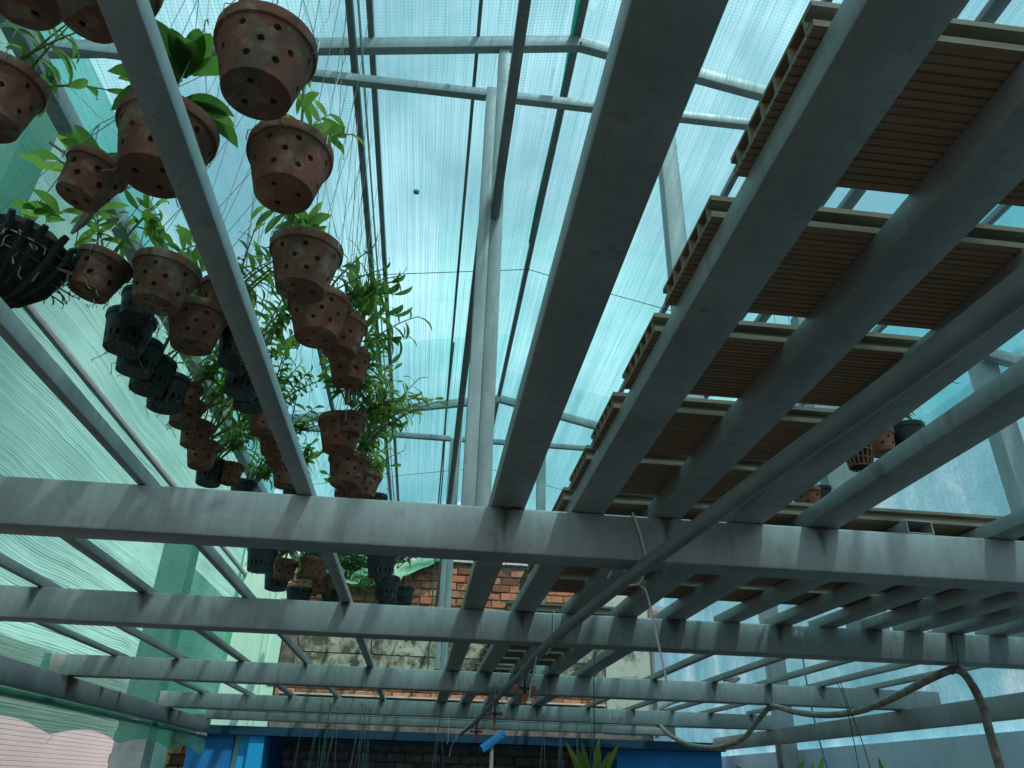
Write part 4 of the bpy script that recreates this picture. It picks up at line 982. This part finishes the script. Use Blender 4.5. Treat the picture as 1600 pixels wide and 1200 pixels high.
mb.tube([(0, 0, .42), (.25, -.0, .75)], .0012, 4)
put('wire_hanger', mb.mesh('wire_hanger', M['wire']), (0, 0, 0), t)
t = thing('orchid_plant', 'rooty woody stem with leaves rising from the dark slatted basket', 'orchid', (-1.09, 1.735, 1.31), 'orchids growing in the hanging pots')
for k in range(9):
    a = rr.uniform(-.5, .5); pts = [Vector((.03, 0, 0)), Vector((.055 + .01 * math.sin(k), .012 * math.cos(k * 2), .07)), Vector((.05 + .012 * math.cos(k), .012 * math.sin(k * 2), .14)), Vector((.03 + .05 * math.sin(k * 1.3), .05 * math.cos(k), .21)), Vector((.01 + .09 * math.sin(k * 1.3 + .4), .08 * math.cos(k), .25))]
    mb = MB(); mb.tube(smooth_path(pts, 3), .0042, 5); put('aerial_root', mb.mesh('aerial_root', M['root']), (0, 0, 0), t)
for k in range(12):
    az = 2.2 + 2.2 * math.sin(k * 2.4); pos = Vector((-.06 + .05 * math.cos(k), .03 * math.sin(k * 3), .20 + .01 * k if k % 2 else .05))
    ld = Vector((math.cos(az), .5 * math.sin(az), .45)); m3 = orient(ld, ld, Vector((0, 0, 1)))
    o = bpy.data.objects.new('leaf', LEAF['small'][k % 3]); COL.objects.link(o); o.parent = t
    o.matrix_local = Matrix.Translation(pos) @ m3.to_4x4() @ Matrix.Diagonal((1.5, 1.7, 1.5, 1))

# ------------------------------------------------------------------ water pipe with misting heads
pp = [(.578, -.4, .452), (.564, .54, .452), (.530, 1.07, .456), (.504, 1.50, .458), (.486, 1.80, .460), (.455, 2.25, .452), (.440, 2.99, .459), (.445, 3.46, .452), (.450, 4.78, .459), (.463, 6.67, .454), (.441, 7.68, .455), (.43, 8.4, .45)]
t = thing('water_pipe', 'long grey plastic water pipe tied under the cross beams', 'pipe', (.486, 1.8, .460))
O = Vector((.486, 1.8, .460)); mb = MB(); mb.tube([p - O for p in smooth_path(pp, 5)], .0165, 14); put('pipe_tube', mb.mesh('pipe_tube', M['pvc']), (0, 0, 0), t)
for y, x in ((2.62, .447), (5.7, .457)):
    mb = MB(); mb.tube([(x, y - .035, .4535), (x, y + .035, .4535)], .0205, 14); put('coupling', mb.mesh('coupling', M['pvc']), -O, t)
for k, (x, y, z, lab) in enumerate(((.446, 3.457, .452, 'nearest and largest orange misting head under the grey pipe'), (.451, 4.90, .458, 'middle orange misting head under the grey pipe'), (.462, 6.60, .454, 'farthest and smallest orange misting head under the grey pipe'))):
    t = thing('misting_head', lab, 'sprinkler', (x, y, z - .0165), 'misting heads under the water pipe')
    mb = MB(); mb.tube([(0, 0, .022), (0, 0, -.012), (0, 0, -.0121), (0, 0, -.024)], [.0195, .0195, .0145, .0145], 12); mb.tube([(0, -.03, .0165), (0, .03, .0165)], .0215, 14); put('tee', mb.mesh('tee', M['pvc']), (0, 0, 0), t)
    mb = MB(); mb.tube([(0, 0, -.024), (0, 0, -.092)], .0055, 8); mb.tube([(0, 0, -.050), (0, 0, -.066)], .0095, 8)
    for a in (.12, 1.5708): mb.tube([(-.034 * math.cos(a), -.034 * math.sin(a), -.058), (.034 * math.cos(a), .034 * math.sin(a), -.058)], .0048, 8)
    put('cross_body', mb.mesh('cross_body', M['black']), (0, 0, 0), t)
    for a in (.12, 3.26):
        c_, s_ = math.cos(a), math.sin(a); mb = MB()
        mb.tube([(.026 * c_, .026 * s_, -.058), (.030 * c_, .030 * s_, -.058), (.047 * c_, .047 * s_, -.058), (.050 * c_, .050 * s_, -.058)], [.0085, .0115, .0115, .006], 10)
        put('nozzle', mb.mesh('nozzle', M['orange']), (0, 0, 0), t)
    mb = MB(); mb.tube([(0, 0, -.082), (0, 0, -.087), (0, 0, -.112), (0, 0, -.124)], [.0075, .0105, .0085, .0045], 10); put('nozzle', mb.mesh('nozzle', M['orange']), (0, 0, 0), t)

# white cable ties
GTI = 'white cable ties on the water pipe'
ties = [([(.486, 1.7285, .6035), (.488, 1.7275, .598), (.502, 1.7265, .55), (.514, 1.7265, .487), (.510, 1.73, .475), (.505, 1.76, .443), (.486, 1.79, .441)], .003, 'white cable tie running down the front face of the nearest cross beam'),
        ([(.478, 1.80, .482), (.484, 1.80, .461), (.500, 1.79, .446), (.512, 1.776, .436), (.522, 1.765, .415), (.533, 1.74, .306), (.541, 1.72, .215)], .0024, 'longest white cable tie tail hanging down from the pipe below the nearest cross beam'),
        ([(.452, 1.83, .4845), (.445, 1.84, .468)], .003, 'stub of a white cable tie under the nearest cross beam left of the pipe'),
        ([(.489, 2.936, .603), (.488, 2.9365, .597), (.484, 2.936, .49), (.462, 2.96, .445)], .0024, 'white cable tie on the front face of the second cross beam'),
        ([(.447, 3.02, .478), (.43, 2.99, .44), (.405, 2.95, .335), (.385, 2.93, .219)], .0024, 'white cable tie tail hanging from the pipe behind the second cross beam'),
        ([(.451, 4.735, .603), (.435, 4.734, .508), (.434, 4.74, .45)], .0022, 'white cable tie on the front face of the third cross beam'),
        ([(.467, 4.80, .475), (.487, 4.82, .44), (.535, 4.85, .366), (.570, 4.86, .266)], .0022, 'white cable tie tail slanting right beside the middle misting head'),
        ([(.449, 6.715, .595), (.455, 6.714, .46)], .0022, 'white cable tie on the fourth cross beam'),
        ([(.235, 6.69, .49), (.240, 6.69, .40), (.243, 6.69, .31), (.230, 6.69, .285)], .003, 'white cable tie dangling left of the farthest misting head'),
        ([(.395, 6.75, .42), (.33, 6.75, .36), (.28, 6.75, .28), (.262, 6.75, .20)], .0026, 'white cable tie tail curving down left of the farthest misting head'),
        ([(.50, 6.7, .45), (.57, 6.7, .405), (.70, 6.7, .345)], .0024, 'white cable tie tail slanting right below the middle misting head'),
        ([(.345, 7.6, .475), (.352, 7.6, .36)], .0022, 'short white tie left of the farthest misting head')]
for pts, r_, lab in ties: wire('cable_tie', smooth_path(pts, 4), r_, M['tie'], lab, 'cable tie', GTI, n=5)

# ------------------------------------------------------------------ old hose at right
hp = [(3.10, 7.9, 1.02), (3.05, 7.4, .98), (2.85, 7.1, .90), (2.50, 7.0, .765), (2.25, 6.95, .70), (2.12, 6.92, .645), (2.065, 6.89, .60), (2.05, 6.86, .50), (2.015, 6.65, .475), (1.946, 6.3, .412), (1.91, 6.0, .355), (1.905, 5.7, .299), (1.942, 5.5, .272), (2.003, 5.3, .266), (2.083, 5.1, .306), (2.12, 4.92, .400), (2.150, 4.79, .470), (2.143, 4.65, .462), (2.119, 4.4, .416), (2.097, 4.1, .377), (2.078, 3.8, .357), (2.072, 3.55, .362), (2.071, 3.3, .391), (2.104, 3.1, .438), (2.136, 2.99, .463), (2.156, 2.95, .452), (2.151, 2.9, .394), (2.154, 2.88, .316), (2.135, 2.85, .213), (2.124, 2.83, .106), (2.10, 2.8, -.10), (2.05, 2.75, -.5)]
t = thing('garden_hose', 'old braided hose looping down under the cross beams at lower right', 'hose', (2.136, 2.99, .463))
O = Vector((2.136, 2.99, .463)); mb = MB(); mb.tube([p - O for p in smooth_path(hp, 5)], .0158, 12); put('hose_tube', mb.mesh('hose_tube', M['hose']), (0, 0, 0), t)
for x, y, z in ((2.150, 4.79, .470), (2.138, 2.985, .463)):
    mb = MB(); mb.tube([Vector((x + .016 * math.cos(a * .7), y, z + .016 * math.sin(a * .7))) - O for a in range(10)] + [Vector((x, y - .055, .4855)) - O, Vector((x + .01, y - .056, .59)) - O], .0022, 4); put('binding_wire', mb.mesh('binding_wire', M['string']), (0, 0, 0), t)

# ------------------------------------------------------------------ hanging hooks, wires and strings below the rack
GH = 'empty wire pot hangers below the rack'
wire('tension_wire', catenary((-2.0, 6.685, .478), (3.0, 6.685, .480), .012, 14), .0030, M['string'], 'thin dark wire stretched along the bottom edge of the fourth cross beam', 'wire')
def hanger(x, y, z, n, L_, spread, mt, lab, seed, dx=0):
    r = random.Random(seed); t = thing('wire_hanger', lab, 'wire hanger', (x, y, z), GH)
    mb = MB(); mb.tube([(-.008, 0, -.012), (-.010, 0, .004), (0, 0, .012), (.008, 0, .002), (.006, 0, -.05)], .0026, 5); mb.tube([(0, 0, .011), (0, .064, .011)], .0024, 4); put('hook', mb.mesh('hook', M[mt]), (0, 0, 0), t)
    for k in range(n):
        a = 6.283 * k / n + r.uniform(-.3, .3); mb = MB(); e = Vector((spread * math.cos(a) + dx, spread * math.sin(a), -L_ * r.uniform(.9, 1.05)))
        mb.tube([(.003, 0, -.03), Vector((0, 0, -.03)).lerp(e, .5) + Vector((r.uniform(-.006, .006), 0, 0)), e], .0022, 4); put('strand', mb.mesh('strand', M[mt]), (0, 0, 0), t)
for k, (x, z, n, sp, mt, lab, dx) in enumerate(((-.93, .600, 1, .0, 'green_wire', 'single green wire hanging left of the other wire hangers', -.02), (-.80, .585, 3, .10, 'green_wire', 'leftmost bundle of green coated wires below the rack', -.02), (-.735, .545, 3, .05, 'green_wire', 'thick green wires hanging just right of the leftmost bundle', 0), (-.665, .520, 3, .09, 'wire', 'grey wires hanging just right of the green ones', -.01),
                                   (-.475, .555, 3, .10, 'wire', 'left half of the densest wire bundle below the rack', -.05), (-.445, .535, 4, .08, 'wire', 'middle of the densest wire bundle below the rack', -.01), (-.405, .520, 4, .06, 'green_wire', 'right half of the densest wire bundle below the rack', .0),
                                   (.165, .552, 3, .10, 'wire', 'three wires spreading down left of the farthest misting head', .0), (1.02, .52, 2, .05, 'wire', 'wires hanging above the strap leaved orchid, left pair', 0), (1.16, .51, 3, .06, 'wire', 'wires hanging above the strap leaved orchid, middle group', 0), (1.30, .50, 3, .06, 'wire', 'wires hanging above the strap leaved orchid, right group', 0), (1.42, .50, 2, .04, 'wire', 'wires hanging just right of the strap leaved orchid', 0))):
    hanger(x, 6.66, z, n, .95, sp, mt, lab, k, dx)
wire('hanging_cord', smooth_path([(.885, 4.0, .64), (.878, 4.0, .56), (.872, 4.0, .40), (.866, 4.0, -.2)], 4), .0028, M['string'], 'dark cord hanging down above the strap leaved orchid', 'cord', 'dark cords hanging below the rack', n=4)
wire('hanging_cord', smooth_path([(.895, 4.0, .63), (.86, 4.0, .585), (.80, 4.0, .545), (.75, 4.0, .53)], 4), .0028, M['string'], 'slack dark cord looping from the top of the hanging cord', 'cord', 'dark cords hanging below the rack', n=4)
wire('hanging_cord', smooth_path([(2.03, 3.7, .49), (2.05, 3.7, .42), (2.06, 3.7, .30), (2.07, 3.7, -.3)], 4), .0024, M['string'], 'left strand of the dark cords crossing the hose at right', 'cord', 'dark cords hanging below the rack', n=4)
wire('hanging_cord', smooth_path([(2.035, 3.68, .49), (2.06, 3.68, .36), (2.10, 3.68, .18), (2.16, 3.68, -.3)], 4), .0024, M['string'], 'right strand of the dark cords crossing the hose at right', 'cord', 'dark cords hanging below the rack', n=4)
wire('hanging_cord', smooth_path([(3.34, 6.6, 1.3), (3.335, 6.6, .9), (3.35, 6.58, .5), (3.35, 6.5, .2), (3.36, 6.4, -.1)], 4), .007, M['blue'], 'blue cord hanging beside the grey steel post at lower right', 'cord', n=5)
# loose wires around the right pot row
GL2 = 'loose thin wires hanging from the purlins'
rr = random.Random(11)
for k in range(30):
    xx = -.425 if k % 3 else -.372; y = .7 + k * .085 + rr.uniform(-.04, .04); L_ = rr.uniform(.5, 1.15)
    a = Vector((xx + rr.uniform(-.012, .012), y, pr(xx) + .0)); b_ = a + Vector((rr.uniform(-.10, .06), rr.uniform(-.06, .06), -L_))
    wire('loose_wire', [a, a.lerp(b_, .5) + Vector((rr.uniform(-.01, .01), rr.uniform(-.01, .01), 0)), b_], .0012, M['wire'], 'thin loose wire hanging down among the right row of pots', 'wire', GL2, n=3)
for k in range(10):
    y = .9 + k * .16; a = Vector((-.76 + rr.uniform(-.01, .01), y, pr(-.76))); b_ = a + Vector((rr.uniform(-.12, .12), rr.uniform(-.05, .05), -rr.uniform(.6, 1.0)))
    wire('loose_wire', [a, b_], .0012, M['wire'], 'thin loose wire hanging down behind the first thin joist', 'wire', 'loose thin wires above the left pots', n=3)
# wires strung across the roof
for y, lab in ((3.30, 'thin wire strung across under the net roof between the two roof frames'), (6.28, 'thin wire strung across under the net roof beyond the second roof frame')):
    wire('cross_wire', [(x, y + .04 * math.sin(x * 1.3), zroof(x) + .028) for x in (-1.4, -.9, -.4, 0, .40, .42, .9, 1.5, 2.2, 2.8)], .0026, M['string'], lab, 'wire', 'wires strung across the net roof', n=4)
wire('hanging_cord', [(.03, 4.0, zroof(.03)), (.02, 4.9, 2.36), (.028, 4.93, 1.9), (.02, 4.95, 1.2), (.026, 4.95, .62)], .0045, M['green_wire'], 'dark green cord hanging beside the far centre post', 'cord', n=4)
# small litter on the roof net
def blob(name, x, y, r_, mt, lab, cat, sq=(1, 1, .5), grp=None):
    mb = MB(); NS = 10; pr_ = [(0, 1), (.6, .8), (1, .1), (.8, -.7), (0, -1)]; vv = []
    for s_ in range(NS):
        a = 6.2832 * s_ / NS; q = 1 + .2 * noise.noise((math.cos(a) + x * 9, math.sin(a) + y * 7, 0))
        for rad, z in pr_: vv.append((rad * q * r_ * sq[0] * math.cos(a), rad * q * r_ * sq[1] * math.sin(a), z * r_ * sq[2]))
    n = len(pr_); mb.add(vv, [(s_ * n + i, s_ * n + i + 1, ((s_ + 1) % NS) * n + i + 1, ((s_ + 1) % NS) * n + i) for s_ in range(NS) for i in range(n - 1)])
    put(name, mb.mesh(name, mt), (x, y, zroof(x) + .06), None, lab, cat, grp)
blob('plastic_cap', -.21, 2.69, .016, M['teal_plastic'], 'small teal plastic cap caught on the roof net', 'cap', (1, .8, .8))
GLt = 'white litter caught along the ridge'
blob('litter', .335, 2.06, .007, M['debris'], 'thin white stick like litter hanging on the net by the ridge', 'litter', (.6, 9, .6), GLt)
blob('litter', .325, 2.26, .012, M['debris'], 'white scrap at the end of the thin stick by the ridge', 'litter', (1.1, .7, .5), GLt)
blob('litter', .325, 2.70, .010, M['debris'], 'middle white scrap along the ridge', 'litter', (1.6, .5, .5), GLt)
blob('litter', .32, 3.06, .016, M['debris'], 'largest white scrap along the ridge', 'litter', (1, 1, .4), GLt)
blob('litter', .43, 1.72, .03, M['debris'], 'white scrap beside the ridge at the top of the picture', 'litter', (1, 1, .3), GLt)

# strap leaved orchids rising into the bottom of the picture
GS = 'strap leaved orchids at the bottom edge'
def strap(x, y, z, lab, tips, seed):
    r = random.Random(seed); t = thing('orchid_plant', lab, 'orchid', (x, y, z), GS)
    for (tx, ty, tz) in tips:
        tip = Vector((tx - x, ty - y, tz - z)); Lf = tip.length; d = tip.normalized()
        up = Vector((-.25 * d.x, -1, .2)).normalized(); m3 = orient(d, d, up)
        me = leaf_mesh('leaf', Lf * .98, .026 if Lf > .15 else .020, .35, .35, M['leaf_yellow' if r.random() < .6 else 'leaf'], 9)
        o = bpy.data.objects.new('leaf', me); COL.objects.link(o); o.parent = t; o.matrix_local = m3.to_4x4()
    mb = MB(); mb.tube([(0, 0, -.35), (0, 0, .02)], .009, 7); put('stem', mb.mesh('stem', M['cane']), (0, 0, 0), t)
strap(.675, 3.2, -.03, 'strap leaved orchid at the bottom edge right of the misting heads', [(.583, 3.18, .172), (.634, 3.22, .152), (.66, 3.25, .185), (.722, 3.2, .192), (.797, 3.18, .172), (.745, 3.15, .13), (.60, 3.12, .10), (.70, 3.1, .12)], 1)
strap(1.50, 3.4, -.02, 'orchid leaves at the bottom edge under the lowest bend of the hose', [(1.35, 3.4, .118), (1.565, 3.4, .135), (1.46, 3.42, .10), (1.665, 3.38, .146)], 2)
strap(1.66, 3.4, -.02, 'orchid leaves at the bottom edge left of the hose crossing cords', [(1.625, 3.42, .10), (1.70, 3.4, .13), (1.762, 3.4, .170)], 3)
strap(1.885, 3.2, -.05, 'single dark upright leaf at the bottom edge left of the falling hose', [(1.893, 3.2, .158), (1.93, 3.22, .06)], 4)

t = thing('wicker_basket', 'small reddish brown wicker basket hanging left of the terracotta pot at right', 'basket', (1.69, 2.60, 1.26), 'pots hanging at the right', (0, .1, 0))
for k in range(16):
    a = 6.283 * k / 16; mb = MB(); mb.tube([(.058 * math.cos(a), .058 * math.sin(a), 0), (.052 * math.cos(a + .1), .052 * math.sin(a + .1), -.05), (.040 * math.cos(a + .2), .040 * math.sin(a + .2), -.10)], .0042, 5); put('stave', mb.mesh('stave', M['wicker']), (0, 0, 0), t)
for z, r_ in ((0, .060), (-.035, .055), (-.07, .048), (-.10, .041)):
    mb = MB(); mb.tube([(r_ * math.cos(6.2832 * k / 20), r_ * math.sin(6.2832 * k / 20), z) for k in range(21)], .0032, 4); put('hoop', mb.mesh('hoop', M['wicker']), (0, 0, 0), t)
mb = MB(); mb.tube([(.05, 0, 0), (0, 0, .35), (-.05, 0, 0)], .0013, 4); mb.tube([(0, 0, .35), (0, 0, .86)], .0013, 4); put('wire_hanger', mb.mesh('wire_hanger', M['wire']), (0, 0, 0), t)
mb = MB(); mb.tube([(0, 0, -.006), (0, 0, -.05), (0, 0, -.098)], [.050, .047, .036], 12); put('potting_bark', mb.mesh('potting_bark', M['bark']), (0, 0, 0), t)
